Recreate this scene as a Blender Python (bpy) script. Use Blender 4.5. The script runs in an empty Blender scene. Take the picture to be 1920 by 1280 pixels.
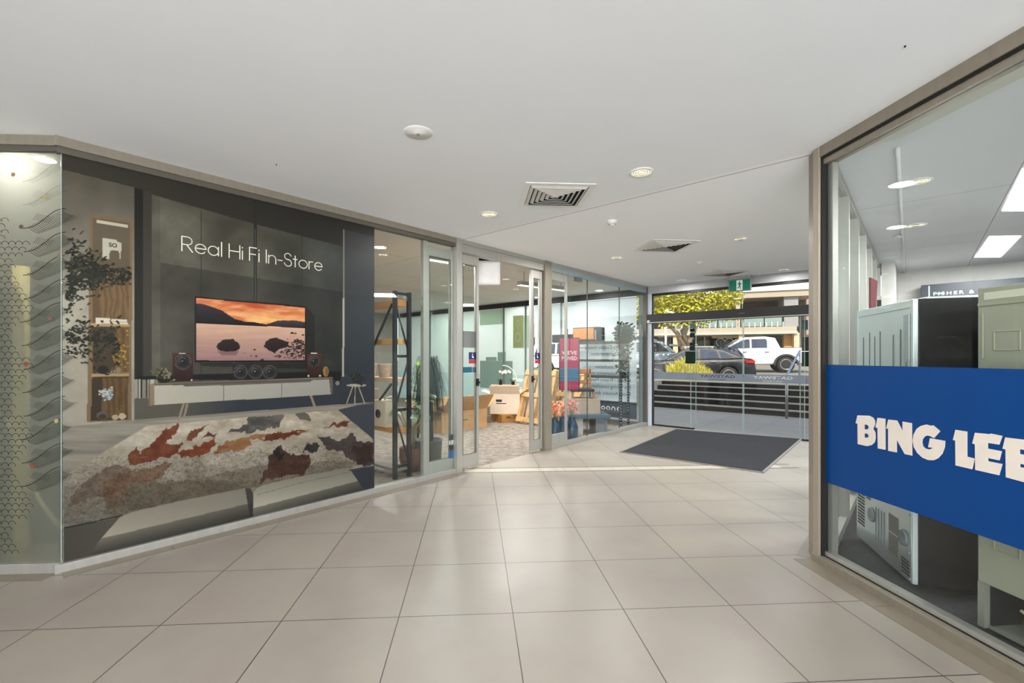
import bpy, math, random
import numpy as np
from mathutils import Vector
random.seed(7)
COL = bpy.context.scene.collection
SC = bpy.context.scene
# ------------------------------------------------------------ camera
EYE = 1.363; FP = 868.0; CX = 944.0; HY = 668.0
cam_data = bpy.data.cameras.new('camera'); cam = bpy.data.objects.new('camera', cam_data); COL.objects.link(cam)
cam.location = (0, 0, EYE); cam.rotation_euler = (math.pi/2, 0, 0)
cam_data.sensor_width = 36; cam_data.lens = FP/1920*36
cam_data.shift_x = (960-CX)/1920; cam_data.shift_y = (HY-640)/1920
cam_data.clip_start = .05; cam_data.clip_end = 500
SC.camera = cam
# ------------------------------------------------------------ world, sun, exposure
SC.view_settings.view_transform = 'Standard'; SC.view_settings.look = 'None'
SC.view_settings.gamma = 1; SC.view_settings.use_curve_mapping = False
SC.view_settings.exposure = 0.34
world = bpy.data.worlds.new('sky'); SC.world = world; world.use_nodes = True
wn = world.node_tree.nodes; wl = world.node_tree.links
sky = wn.new('ShaderNodeTexSky'); sky.sky_type = 'NISHITA'; sky.sun_disc = False
sky.sun_elevation = math.radians(48); sky.sun_rotation = math.radians(170); sky.air_density = 1.0
hz_ = wn.new('ShaderNodeMixRGB'); hz_.inputs[0].default_value = .6; hz_.inputs[2].default_value = (3.6, 3.45, 3.3, 1)
wl.new(sky.outputs[0], hz_.inputs[1]); wl.new(hz_.outputs[0], wn['Background'].inputs[0]); wn['Background'].inputs[1].default_value = 0.31
sd = bpy.data.lights.new('sun', 'SUN'); sd.energy = 4.3; sd.angle = .009; sd.color = (1, .93, .8)
sun = bpy.data.objects.new('sun', sd); COL.objects.link(sun)
sun.rotation_euler = Vector((.28, .84, -.95)).to_track_quat('-Z', 'Y').to_euler()
def area_light(name, loc, direction, sx, sy, energy, color=(1, 1, 1), spread=math.pi):
    l = bpy.data.lights.new(name, 'AREA'); l.shape = 'RECTANGLE'; l.size = sx; l.size_y = sy; l.energy = energy; l.color = color; l.spread = spread
    o = bpy.data.objects.new(name, l); COL.objects.link(o); o.location = loc
    o.rotation_euler = Vector(direction).to_track_quat('-Z', 'Y').to_euler(); return o
# area lamp added behind the photographer, tilted up to brighten the ceiling
area_light('rear_ceiling_fill', (-.3, -4.6, 1.25), (0, 1, 1.0), 3.6, 2.2, 450, (.97, .99, 1))

# ------------------------------------------------------------ frame of the arcade (u along the left shop wall, v into the left shop)
A = Vector((-2.807, 2.936, 0)); d = Vector((5.66, 6.304, 0)).normalized(); n = Vector((-d.y, d.x, 0))
CEIL = 2.748; UL = 8.47; WA = 3.54
def P(u, v, z=0.): return A + d*u + n*v + Vector((0, 0, z))
def ray(px, py): return Vector(((px-CX)/FP, 1, (HY-py)/FP))
EY = Vector((0, 0, EYE))
def hit(px, py, q, nn):
    r = ray(px, py); return EY + r*((q-EY).dot(nn)/r.dot(nn))
def onz(px, py, z=0.): return hit(px, py, Vector((0, 0, z)), Vector((0, 0, 1)))
def onv(px, py, v=0.): return hit(px, py, P(0, v), n)
def onu(px, py, u=UL): return hit(px, py, P(u, 0), d)
def ony(px, py, y): return hit(px, py, Vector((0, y, 0)), Vector((0, 1, 0)))
def uv(p): q = p-A; return q.dot(d), q.dot(n)
def U(px, v=0.): return uv(onv(px, 600, v))[0]
def Vv(px, u=UL): return uv(onu(px, 600, u))[1]
ANG = math.atan2(d.y, d.x)

# ------------------------------------------------------------ materials
def lin(c): return c/12.92 if c <= .04045 else ((c+.055)/1.055)**2.4
def rgb(r, g, b): return (lin(r/255), lin(g/255), lin(b/255), 1)
MATS = {}
def mat(name, c, rough=.5, metal=0., var=0., scale=8., bump=0., emit=None, es=1., spec=.5, stretch=None, trans=0., bscale=None):
    if name in MATS: return MATS[name]
    m = bpy.data.materials.new(name); m.use_nodes = True; MATS[name] = m
    nt = m.node_tree; b = nt.nodes['Principled BSDF']
    c = rgb(*c); b.inputs['Base Color'].default_value = c
    b.inputs['Roughness'].default_value = rough; b.inputs['Metallic'].default_value = metal
    b.inputs['Specular IOR Level'].default_value = spec
    if trans: b.inputs['Transmission Weight'].default_value = trans
    tc = nt.nodes.new('ShaderNodeTexCoord'); mp = nt.nodes.new('ShaderNodeMapping'); nt.links.new(tc.outputs['Object'], mp.inputs[0])
    if stretch: mp.inputs['Scale'].default_value = stretch
    nz = nt.nodes.new('ShaderNodeTexNoise'); nz.inputs['Scale'].default_value = scale; nz.inputs['Detail'].default_value = 4
    nt.links.new(mp.outputs[0], nz.inputs['Vector'])
    v = var if var else .04
    r = nt.nodes.new('ShaderNodeValToRGB'); r.color_ramp.elements[0].position = .3; r.color_ramp.elements[1].position = .7
    r.color_ramp.elements[0].color = tuple(x*(1-v) for x in c[:3])+(1,); r.color_ramp.elements[1].color = tuple(min(1, x*(1+v)) for x in c[:3])+(1,)
    nt.links.new(nz.outputs[0], r.inputs[0]); nt.links.new(r.outputs[0], b.inputs['Base Color'])
    if bump:
        bp = nt.nodes.new('ShaderNodeBump'); bp.inputs['Strength'].default_value = bump; bp.inputs['Distance'].default_value = .01
        n2 = nz
        if bscale:
            n2 = nt.nodes.new('ShaderNodeTexNoise'); n2.inputs['Scale'].default_value = bscale; nt.links.new(mp.outputs[0], n2.inputs['Vector'])
        nt.links.new(n2.outputs[0], bp.inputs['Height']); nt.links.new(bp.outputs[0], b.inputs['Normal'])
    if emit:
        b.inputs['Emission Color'].default_value = rgb(*emit); b.inputs['Emission Strength'].default_value = es
    return m
def glass_mat(name, tint=(250, 253, 252), ior=1.45, rough=0.0, dull=0., dcol=(230, 235, 235)):
    m = bpy.data.materials.new(name); m.use_nodes = True; MATS[name] = m
    nt = m.node_tree; N = nt.nodes; L = nt.links; N.remove(N['Principled BSDF']); out = N['Material Output']
    t = N.new('ShaderNodeBsdfTransparent'); t.inputs[0].default_value = rgb(*tint)
    g = N.new('ShaderNodeBsdfGlossy'); g.inputs['Roughness'].default_value = rough; g.inputs[0].default_value = (1, 1, 1, 1)
    lw = N.new('ShaderNodeLayerWeight'); pw = N.new('ShaderNodeMath'); pw.operation = 'POWER'; L.new(lw.outputs['Facing'], pw.inputs[0]); pw.inputs[1].default_value = 5
    f0 = ((ior-1)/(ior+1))**2; sc_ = N.new('ShaderNodeMath'); sc_.operation = 'MULTIPLY_ADD'; L.new(pw.outputs[0], sc_.inputs[0]); sc_.inputs[1].default_value = .8; sc_.inputs[2].default_value = f0
    mx = N.new('ShaderNodeMixShader'); L.new(sc_.outputs[0], mx.inputs[0]); L.new(t.outputs[0], mx.inputs[1]); L.new(g.outputs[0], mx.inputs[2])
    last = mx
    if dull:
        df = N.new('ShaderNodeBsdfDiffuse'); df.inputs[0].default_value = rgb(*dcol)
        m2 = N.new('ShaderNodeMixShader'); m2.inputs[0].default_value = dull; L.new(mx.outputs[0], m2.inputs[1]); L.new(df.outputs[0], m2.inputs[2]); last = m2
    L.new(last.outputs[0], out.inputs[0]); return m
def film_mat(name, c, op, glow=.6):
    m = bpy.data.materials.new(name); m.use_nodes = True; MATS[name] = m
    nt = m.node_tree; N = nt.nodes; L = nt.links; N.remove(N['Principled BSDF']); out = N['Material Output']
    t = N.new('ShaderNodeBsdfTransparent'); df = N.new('ShaderNodeBsdfDiffuse'); tr = N.new('ShaderNodeBsdfTranslucent')
    df.inputs[0].default_value = rgb(*c); tr.inputs[0].default_value = rgb(*c)
    a = N.new('ShaderNodeMixShader'); a.inputs[0].default_value = glow; L.new(df.outputs[0], a.inputs[1]); L.new(tr.outputs[0], a.inputs[2])
    b = N.new('ShaderNodeMixShader'); b.inputs[0].default_value = op; L.new(t.outputs[0], b.inputs[1]); L.new(a.outputs[0], b.inputs[2])
    L.new(b.outputs[0], out.inputs[0]); return m
def emit_mat(name, c, s):
    m = bpy.data.materials.new(name); m.use_nodes = True; MATS[name] = m
    b = m.node_tree.nodes['Principled BSDF']; b.inputs['Base Color'].default_value = rgb(*c)
    b.inputs['Emission Color'].default_value = rgb(*c); b.inputs['Emission Strength'].default_value = s; return m
def tile_floor_mat():
    m = bpy.data.materials.new('porcelain_tiles'); m.use_nodes = True
    nt = m.node_tree; N = nt.nodes; L = nt.links; b = N['Principled BSDF']
    tc = N.new('ShaderNodeTexCoord'); mp = N.new('ShaderNodeMapping'); L.new(tc.outputs['Object'], mp.inputs[0])
    th = math.radians(3.6); ox, oy = .012, 3.057
    mp.vector_type = 'TEXTURE'; mp.inputs['Location'].default_value = (ox, oy, 0); mp.inputs['Rotation'].default_value = (0, 0, th); mp.inputs['Scale'].default_value = (.598, .598, 1)
    sp = N.new('ShaderNodeSeparateXYZ'); L.new(mp.outputs[0], sp.inputs[0])
    def M(op, a, bb=None, c=None):
        x = N.new('ShaderNodeMath'); x.operation = op
        for i, q in enumerate((a, bb, c)):
            if q is None: continue
            if isinstance(q, (int, float)): x.inputs[i].default_value = q
            else: L.new(q, x.inputs[i])
        return x.outputs[0]
    dists = []; cells = []
    for k in (0, 1):
        f = M('FRACT', sp.outputs[k]); dists.append(M('MINIMUM', f, M('SUBTRACT', 1, f))); cells.append(M('FLOOR', sp.outputs[k]))
    dm = M('MINIMUM', dists[0], dists[1]); grout = M('LESS_THAN', dm, .0042)
    cb = N.new('ShaderNodeCombineXYZ'); L.new(cells[0], cb.inputs[0]); L.new(cells[1], cb.inputs[1])
    wnz = N.new('ShaderNodeTexWhiteNoise'); L.new(cb.outputs[0], wnz.inputs['Vector'])
    add = N.new('ShaderNodeVectorMath'); add.operation = 'MULTIPLY_ADD'; L.new(wnz.outputs['Color'], add.inputs[0]); add.inputs[1].default_value = (5, 5, 5); L.new(tc.outputs['Object'], add.inputs[2])
    nz = N.new('ShaderNodeTexNoise'); nz.inputs['Scale'].default_value = 2.6; nz.inputs['Detail'].default_value = 5; nz.inputs['Roughness'].default_value = .55; L.new(add.outputs[0], nz.inputs['Vector'])
    r = N.new('ShaderNodeValToRGB'); e = r.color_ramp.elements
    e[0].position = .3; e[0].color = rgb(150, 139, 131); e[1].position = .7; e[1].color = rgb(155, 147, 134)
    q = r.color_ramp.elements.new(.5); q.color = rgb(152, 144, 135)
    L.new(nz.outputs[0], r.inputs[0])
    mx = N.new('ShaderNodeMixRGB'); L.new(grout, mx.inputs[0]); L.new(r.outputs[0], mx.inputs[1]); mx.inputs[2].default_value = rgb(62, 56, 50)
    L.new(mx.outputs[0], b.inputs['Base Color'])
    n2 = N.new('ShaderNodeTexNoise'); n2.inputs['Scale'].default_value = 3; L.new(tc.outputs['Object'], n2.inputs['Vector'])
    mr = N.new('ShaderNodeMapRange'); mr.inputs[3].default_value = .3; mr.inputs[4].default_value = .42; L.new(n2.outputs[0], mr.inputs[0]); L.new(mr.outputs[0], b.inputs['Roughness'])
    b.inputs['Specular IOR Level'].default_value = .45
    return m
def grid_mat(name, c, line, su, sv, w, rough=.6, ou=0, ov=0, var=.02):
    """panels with joint lines, laid along the arcade frame"""
    m = bpy.data.materials.new(name); m.use_nodes = True
    nt = m.node_tree; N = nt.nodes; L = nt.links; b = N['Principled BSDF']
    tc = N.new('ShaderNodeTexCoord'); mp = N.new('ShaderNodeMapping'); L.new(tc.outputs['Object'], mp.inputs[0])
    mp.vector_type = 'TEXTURE'; mp.inputs['Location'].default_value = (A.x+ou*d.x+ov*n.x, A.y+ou*d.y+ov*n.y, 0); mp.inputs['Rotation'].default_value = (0, 0, ANG); mp.inputs['Scale'].default_value = (su, sv, 1)
    sp = N.new('ShaderNodeSeparateXYZ'); L.new(mp.outputs[0], sp.inputs[0])
    outs = []
    for k, s in ((0, su), (1, sv)):
        f = N.new('ShaderNodeMath'); f.operation = 'FRACT'; L.new(sp.outputs[k], f.inputs[0])
        g = N.new('ShaderNodeMath'); g.operation = 'LESS_THAN'; L.new(f.outputs[0], g.inputs[0]); g.inputs[1].default_value = w/s; outs.append(g)
    mxm = N.new('ShaderNodeMath'); mxm.operation = 'MAXIMUM'; L.new(outs[0].outputs[0], mxm.inputs[0]); L.new(outs[1].outputs[0], mxm.inputs[1])
    nz = N.new('ShaderNodeTexNoise'); nz.inputs['Scale'].default_value = 6; L.new(tc.outputs['Object'], nz.inputs['Vector'])
    r = N.new('ShaderNodeValToRGB'); cc = rgb(*c); r.color_ramp.elements[0].color = tuple(x*(1-var) for x in cc[:3])+(1,); r.color_ramp.elements[1].color = tuple(x*(1+var) for x in cc[:3])+(1,)
    L.new(nz.outputs[0], r.inputs[0])
    mx = N.new('ShaderNodeMixRGB'); L.new(mxm.outputs[0], mx.inputs[0]); L.new(r.outputs[0], mx.inputs[1]); mx.inputs[2].default_value = rgb(*line)
    L.new(mx.outputs[0], b.inputs['Base Color']); b.inputs['Roughness'].default_value = rough; return m
def speckle_mat(name, stops, scale, rough=.95, bump=.5):
    m = bpy.data.materials.new(name); m.use_nodes = True; nt = m.node_tree; N = nt.nodes; L = nt.links; b = N['Principled BSDF']
    tc = N.new('ShaderNodeTexCoord'); nz = N.new('ShaderNodeTexNoise'); nz.inputs['Scale'].default_value = scale; nz.inputs['Detail'].default_value = 8; nz.inputs['Roughness'].default_value = .75
    L.new(tc.outputs['Object'], nz.inputs['Vector'])
    r = N.new('ShaderNodeValToRGB'); el = r.color_ramp.elements
    el[0].position = stops[0][0]; el[0].color = rgb(*stops[0][1]); el[1].position = stops[-1][0]; el[1].color = rgb(*stops[-1][1])
    for p_, c_ in stops[1:-1]: q = el.new(p_); q.color = rgb(*c_)
    L.new(nz.outputs[0], r.inputs[0]); L.new(r.outputs[0], b.inputs['Base Color']); b.inputs['Roughness'].default_value = rough
    b.inputs['Specular IOR Level'].default_value = .2
    bp = N.new('ShaderNodeBump'); bp.inputs['Strength'].default_value = bump; bp.inputs['Distance'].default_value = .01; L.new(nz.outputs[0], bp.inputs['Height']); L.new(bp.outputs[0], b.inputs['Normal'])
    return m
def brushed(name, c, rough=.38, metal=.75): return mat(name, c, rough, metal, var=.06, scale=30, stretch=(1, 1, .05))
def vcol_mat(name, rough=.4, spec=.4):
    m = bpy.data.materials.new(name); m.use_nodes = True; nt = m.node_tree; b = nt.nodes['Principled BSDF']
    a = nt.nodes.new('ShaderNodeVertexColor'); a.layer_name = 'print'; nt.links.new(a.outputs[0], b.inputs['Base Color'])
    b.inputs['Roughness'].default_value = rough; b.inputs['Specular IOR Level'].default_value = spec; return m

ALU = brushed('anodised_aluminium', (176, 174, 168), .42, .55)
ALUW = brushed('warm_anodised_aluminium', (150, 142, 128), .42, .45)
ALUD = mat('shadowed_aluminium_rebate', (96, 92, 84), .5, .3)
BLACK = mat('black_powder_coat', (26, 26, 28), .45)
DARK = mat('dark_rubber', (20, 20, 20), .7)
WHITE = mat('white_paint', (228, 228, 226), .55)
CEILM = mat('ceiling_plaster', (240, 243, 246), .75, var=.012, scale=1.5)
CEILF = mat('ceiling_plaster_far_daylit', (250, 252, 255), .75, var=.01, scale=1.5)  # whiter and bluer than the near field, daylight put into the colour
GLASS = glass_mat('shop_glass')
CLEARG = glass_mat('street_glass', (253, 254, 253), 1.35)
EDGE = mat('green_glass_edge', (158, 178, 174), .2)
DAY = None

# ------------------------------------------------------------ mesh builder
class MB:
    def __init__(s): s.v = []; s.f = []; s.mi = []; s.m = 0; s.sm = []; s.smooth = False
    def add(s, vs, fs):
        k = len(s.v); s.v += [tuple(p) for p in vs]
        for f in fs: s.f.append([i+k for i in f]); s.mi.append(s.m); s.sm.append(s.smooth)
        return s
    def par(s, o, a, b, c):
        o, a, b, c = map(Vector, (o, a, b, c)); vs = [o, o+a, o+a+b, o+b, o+c, o+a+c, o+a+b+c, o+b+c]
        fs = [(0, 3, 2, 1), (4, 5, 6, 7), (0, 1, 5, 4), (1, 2, 6, 5), (2, 3, 7, 6), (3, 0, 4, 7)]
        if a.cross(b).dot(c) < 0: fs = [f[::-1] for f in fs]
        return s.add(vs, fs)
    def box(s, x0, x1, y0, y1, z0, z1): return s.par((x0, y0, z0), (x1-x0, 0, 0), (0, y1-y0, 0), (0, 0, z1-z0))
    def fb(s, u0, u1, v0, v1, z0, z1): return s.par(P(u0, v0, z0), d*(u1-u0), n*(v1-v0), (0, 0, z1-z0))
    def quad(s, a, b, c, e): return s.add([a, b, c, e], [(0, 1, 2, 3)])
    def prism(s, pts, t):
        k = len(pts); t = Vector(t); pts = [Vector(p) for p in pts]; nr = Vector((0, 0, 0))
        for i in range(k): nr += pts[i].cross(pts[(i+1) % k])
        f0 = list(range(k)); flip = nr.dot(t) > 0
        top = [i+k for i in f0]
        fs = [f0[::-1] if flip else f0, top if flip else top[::-1]]
        for i in range(k):
            j = (i+1) % k; q = (i, j, j+k, i+k); fs.append(q if flip else q[::-1])
        return s.add(pts+[p+t for p in pts], fs)
    def tube(s, pts, r, seg=8, r2=None):
        pts = [Vector(p) for p in pts]; k = len(pts); vs = []; up0 = None
        for i, p in enumerate(pts):
            t = (pts[min(i+1, k-1)]-pts[max(i-1, 0)]).normalized()
            if up0 is None: up0 = Vector((0, 0, 1)) if abs(t.z) < .9 else Vector((1, 0, 0))
            a = t.cross(up0).normalized(); b = t.cross(a).normalized(); up0 = -b if b.dot(up0) < 0 else b
            a = t.cross(up0).normalized(); b = a.cross(t)
            rr = r if not isinstance(r, (list, tuple)) else r[i]
            if r2 is not None and not isinstance(r, (list, tuple)): rr = r+(r2-r)*i/(k-1)
            for j in range(seg): an = 2*math.pi*j/seg; vs.append(p+a*math.cos(an)*rr+b*math.sin(an)*rr)
        fs = [(i*seg+j, i*seg+(j+1) % seg, (i+1)*seg+(j+1) % seg, (i+1)*seg+j) for i in range(k-1) for j in range(seg)]
        fs += [tuple(range(seg))[::-1], tuple((k-1)*seg+j for j in range(seg))]
        o = s.smooth; s.smooth = True; s.add(vs, fs); s.smooth = o; return s
    def lathe(s, prof, c=(0, 0, 0), seg=24, ax=(0, 0, 1), caps=True):
        c = Vector(c); ax = Vector(ax).normalized(); a = ax.orthogonal().normalized(); b = ax.cross(a); vs = []
        for r, h in prof:
            for j in range(seg): an = 2*math.pi*j/seg; vs.append(c+ax*h+(a*math.cos(an)+b*math.sin(an))*r)
        k = len(prof)
        fs = [(i*seg+j, i*seg+(j+1) % seg, (i+1)*seg+(j+1) % seg, (i+1)*seg+j) for i in range(k-1) for j in range(seg)]
        if caps: fs += [tuple(range(seg))[::-1], tuple((k-1)*seg+j for j in range(seg))]
        o = s.smooth; s.smooth = True; s.add(vs, fs); s.smooth = o; return s
    def ball(s, c, r, seg=10, rings=7, sc=(1, 1, 1)):
        vs = []; c = Vector(c)
        for i in range(rings+1):
            t = math.pi*i/rings
            for j in range(seg): an = 2*math.pi*j/seg; vs.append(c+Vector((math.sin(t)*math.cos(an)*r*sc[0], math.sin(t)*math.sin(an)*r*sc[1], -math.cos(t)*r*sc[2])))
        fs = [(i*seg+j, i*seg+(j+1) % seg, (i+1)*seg+(j+1) % seg, (i+1)*seg+j) for i in range(rings) for j in range(seg)]
        o = s.smooth; s.smooth = True; s.add(vs, fs); s.smooth = o; return s
    def build(s, name, m, parent=None, bevel=0., loc=None):
        me = bpy.data.meshes.new(name)
        V_ = np.array(s.v, dtype=float)
        if parent is not None: off = np.array(WL[parent.name])
        elif loc is not None: off = np.array(loc, dtype=float)
        else:
            off = (V_.min(0)+V_.max(0))/2; off[2] = V_[:, 2].min()
            if NOOFF[0]: off = np.zeros(3)
        me.from_pydata((V_-off).tolist(), [], s.f)
        for x in (m if isinstance(m, (list, tuple)) else [m]): me.materials.append(x)
        me.polygons.foreach_set('material_index', s.mi); me.polygons.foreach_set('use_smooth', s.sm); me.update()
        o = bpy.data.objects.new(name, me); COL.objects.link(o)
        if parent is not None: o.parent = parent
        else: o.location = off
        WL[o.name] = tuple(off)
        if bevel:
            b = o.modifiers.new('bevel', 'BEVEL'); b.width = bevel; b.segments = 2; b.limit_method = 'ANGLE'
        return o
WL = {}; NOOFF = [False]
def thing(name, label=None, cat=None, loc=(0, 0, 0), group=None, kind=None):
    o = bpy.data.objects.new(name, None); COL.objects.link(o); o.location = loc; o.empty_display_size = .1; WL[o.name] = tuple(loc); tag(o, label, cat, group, kind); return o
def tag(o, label=None, cat=None, group=None, kind=None):
    if label: o['label'] = label
    if cat: o['category'] = cat
    if group: o['group'] = group
    if kind: o['kind'] = kind
    return o
def struct(name, mb, m, **k): 
    NOOFF[0] = True; o = mb.build(name, m, **k); NOOFF[0] = False; o['kind'] = 'structure'; return o
def copy_tree(o, parent=None):
    c = o.copy(); COL.objects.link(c); WL[c.name] = WL.get(o.name, (0, 0, 0))
    if parent is not None: c.parent = parent
    for ch in list(o.children): copy_tree(ch, c)
    return c
def words_mesh(name, s, size, m, origin, ux, uy, parent=None):
    def ext(t_):
        cu = bpy.data.curves.new('measure', 'FONT'); cu.body = t_; cu.size = size; o = bpy.data.objects.new('measure', cu); COL.objects.link(o)
        dg = bpy.context.evaluated_depsgraph_get(); me = bpy.data.meshes.new_from_object(o.evaluated_get(dg)); xs = [v.co.x for v in me.vertices]; bpy.data.objects.remove(o); bpy.data.meshes.remove(me); return min(xs), max(xs)
    ws = s.split(' ')
    for i, w in enumerate(ws):
        a, b = ext(w); full = ext(' '.join(ws[:i+1]))[1]
        text_mesh(name, w, size, m, Vector(origin)+Vector(ux).normalized()*(full-b), ux, uy, parent)
def text_mesh(name, s, size, m, origin, ux, uy, parent=None, mirror=False, align='LEFT', sx=1., ext=.0, bold=0., sp=1., width=None):
    """flat lettering laid on a plane: ux = reading direction, uy = up"""
    cu = bpy.data.curves.new(name, 'FONT'); cu.body = s; cu.size = size; cu.align_x = align; cu.extrude = ext; cu.offset = bold; cu.space_character = sp; cu.resolution_u = 3
    tmp = bpy.data.objects.new(name+'_tmp', cu); COL.objects.link(tmp)
    dg = bpy.context.evaluated_depsgraph_get(); me = bpy.data.meshes.new_from_object(tmp.evaluated_get(dg))
    bpy.data.objects.remove(tmp); ux = Vector(ux).normalized(); uy = Vector(uy).normalized(); uz = ux.cross(uy); origin = Vector(origin)
    xs = [v.co.x for v in me.vertices]
    if width and xs: sx = width/(max(xs)-min(xs)); x0 = min(xs) if align == 'LEFT' else 0
    else: x0 = 0
    off = Vector(WL[parent.name]) if parent is not None else origin
    for v in me.vertices:
        c = v.co.copy(); v.co = origin-off+ux*(c.x-x0)*sx+uy*c.y+uz*c.z
    me.materials.clear(); me.materials.append(m)
    o = bpy.data.objects.new(name, me); COL.objects.link(o); WL[o.name] = tuple(off)
    if parent is not None: o.parent = parent
    else: o.location = off
    return o
UP = Vector((0, 0, 1))
# ------------------------------------------------------------ floors, ceiling, walls
D = Vector((2.112, 3.11, 0)); rd = Vector((.085, -1, 0)).normalized(); rn = Vector((1, .085, 0)).normalized()   # right shop glass runs from D towards the camera, rn points into that shop
def R(t, w, z=0.): return D + rd*t + rn*w + Vector((0, 0, z))
def onr(px, py, w=0.): return hit(px, py, R(0, w), rn)
lw_dir = Vector((-1, -.055, 0)).normalized(); ln = Vector((-.055, 1, 0)).normalized()   # frosted wall runs left from A
E_u = UL
# walking floor
m = MB(); pts = [A, P(UL, 0), P(UL, -WA), P(uv(D)[0], uv(D)[1]), R(8, 0), Vector((-6, R(8, 0).y, 0)), A+lw_dir*3.2]
m.prism([p-Vector((0, 0, 0)) for p in pts], (0, 0, -.12)); struct('floor', m, tile_floor_mat())
m = MB(); m.prism([A, P(UL, 0), P(UL, 8.6), P(-3.2, 8.6), A+lw_dir*8.5], (0, 0, -.12))
CARP = speckle_mat('mottled_carpet_tile', [(.25, (66, 60, 54)), (.42, (112, 104, 95)), (.55, (138, 129, 119)), (.75, (156, 148, 139))], 9)
struct('floor_left_shop', m, CARP)
uD, vD = uv(D)
m = MB(); m.prism([D, P(UL, -WA), P(UL+1.2, -WA), P(UL+1.2, -12), P(-2, -12), R(8, 3), R(8, 0)], (0, 0, -.12))
CARPD = speckle_mat('charcoal_carpet', [(.3, (52, 52, 54)), (.6, (74, 74, 76)), (.8, (88, 88, 90))], 40)
struct('floor_right_shop', m, CARPD)
# ceiling: near and far plaster fields with a control joint between them
j0 = onz(862, 450, CEIL); j1 = onz(1524, 289, CEIL)
jd = (j1-j0).normalized(); jl = j0-jd*.0; 
m = MB(); near = [P(U(862), 0), D, R(8, 0), Vector((-6, R(8, 0).y, 0)), A+lw_dir*3.2, A]
m.prism([Vector((p.x, p.y, CEIL)) for p in near], (0, 0, .15)); 
struct('ceiling', m, CEILM); m = MB()
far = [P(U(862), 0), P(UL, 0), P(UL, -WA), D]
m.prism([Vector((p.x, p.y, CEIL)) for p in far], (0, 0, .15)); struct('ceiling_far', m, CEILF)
m = MB(); m.par(Vector((j0.x, j0.y, CEIL-.001)), j1-j0, Vector((.004, .006, 0)), (0, 0, .002)); struct('trim_1', m, mat('joint_shadow_line', (120, 116, 110), .8))
TILEC = grid_mat('suspended_ceiling_tiles', (214, 212, 206), (120, 118, 114), 1.2, .6*2, .008)
m = MB(); m.prism([q_+UP*2.72 for q_ in (A+ln*.05, P(.06, .03), P(UL, .03), P(UL, 8.6), P(-3.2, 8.6), A+lw_dir*8.5+ln*.05)], (0, 0, .15)); struct('ceiling_left_shop', m, TILEC)
TILEC2 = grid_mat('suspended_ceiling_tiles_white', (222, 222, 224), (150, 150, 152), 2.4, 1.2, .008, ou=.3, ov=.2)
m = MB(); rc = [R(.02, .03), P(UL+1.2, -WA-.05), P(UL+1.2, -12), P(-2, -12), R(8, 3), R(8, .03)]
m.prism([Vector((p.x, p.y, 2.725)) for p in rc], (0, 0, .15)); struct('ceiling_right_shop', m, TILEC2)
# bulkhead lining above the right shop glass
m = MB(); m.prism([R(.05, .06, 2.70), R(.05+.25, .30, 2.70), R(8, .30, 2.70), R(8, .06, 2.70)], (0, 0, .05)); struct('trim_2', m, mat('cream_bulkhead', (205, 203, 190), .6))
# conduit strip along the right shop ceiling
# building over everything
WALLM = mat('plaster_wall', (205, 204, 202), .7)
m = MB(); m.fb(-6, UL+.05, -13, 9.5, 2.96, 6.4); struct('wall_upper', m, WALLM)
# rear walls behind the camera
m = MB(); m.box(-6, -2.3, -4.9, -4.75, 0, CEIL); m.box(1.7, 3.0, -4.9, -4.75, 0, CEIL); m.box(-2.3, 1.7, -4.9, -4.75, 2.45, CEIL); struct('wall_back', m, WALLM)
m = MB(); m.box(-6.15, -6, -4.9, 2.8, 0, CEIL); struct('wall_side', m, WALLM)
# left shop enclosing walls
m = MB(); wa_ = A+lw_dir*8.5+ln*.05; m.par(wa_, P(-3.2, 8.6)-wa_, Vector((-.1, 0, 0)), (0, 0, 2.72)); m.fb(-3.2, UL, 8.5, 8.6, 0, 2.72); struct('wall_left', m, mat('greige_wall', (168, 162, 152), .7))
m = MB(); m.fb(-2, UL+1.2, -12.1, -12, 0, 2.8); m.par(R(8, 0), rn*6, Vector((0, -.1, 0)), (0, 0, 2.8)); struct('wall_right', m, WALLM)
# right shop back wall and pillar
WR = mat('warm_white_wall', (204, 200, 196), .65)
m = MB(); m.fb(UL+1.1, UL+1.2, -12, -WA-.08, 0, 2.8); m.fb(UL-.05, UL+1.15, -WA-.25, -WA-.1, 0, 2.725); struct('wall_far', m, WR)

# -------- tile border strips
BORD = mat('taupe_border_tile', (128, 118, 104), .45, var=.06, scale=5)
def strip(name, a, b, side, w=.1):
    m = MB(); a = Vector(a); b = Vector(b); L = (b-a).length; dr = (b-a)/L; k = max(1, round(L/.6)); side = Vector(side)
    for i in range(k): m.par(a+dr*(L/k*i+.002), dr*(L/k-.004), side*w, (0, 0, .003))
    return struct(name, m, BORD)
strip('trim_3', A+lw_dir*3, A-n*.0, -ln, .13)
strip('trim_4', P(.0, -.035), P(U(862), -.035), -n, .11)
strip('trim_5', R(-.02, -.04), R(6, -.04), -rn, .12)
m = MB(); q = [onz(1492, 1041), onz(1527, 984), D+d*.95, D]
m.prism(q, (0, 0, .002)); struct('trim_6', m, mat('pale_border_tile', (140, 131, 122), .45))

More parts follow.
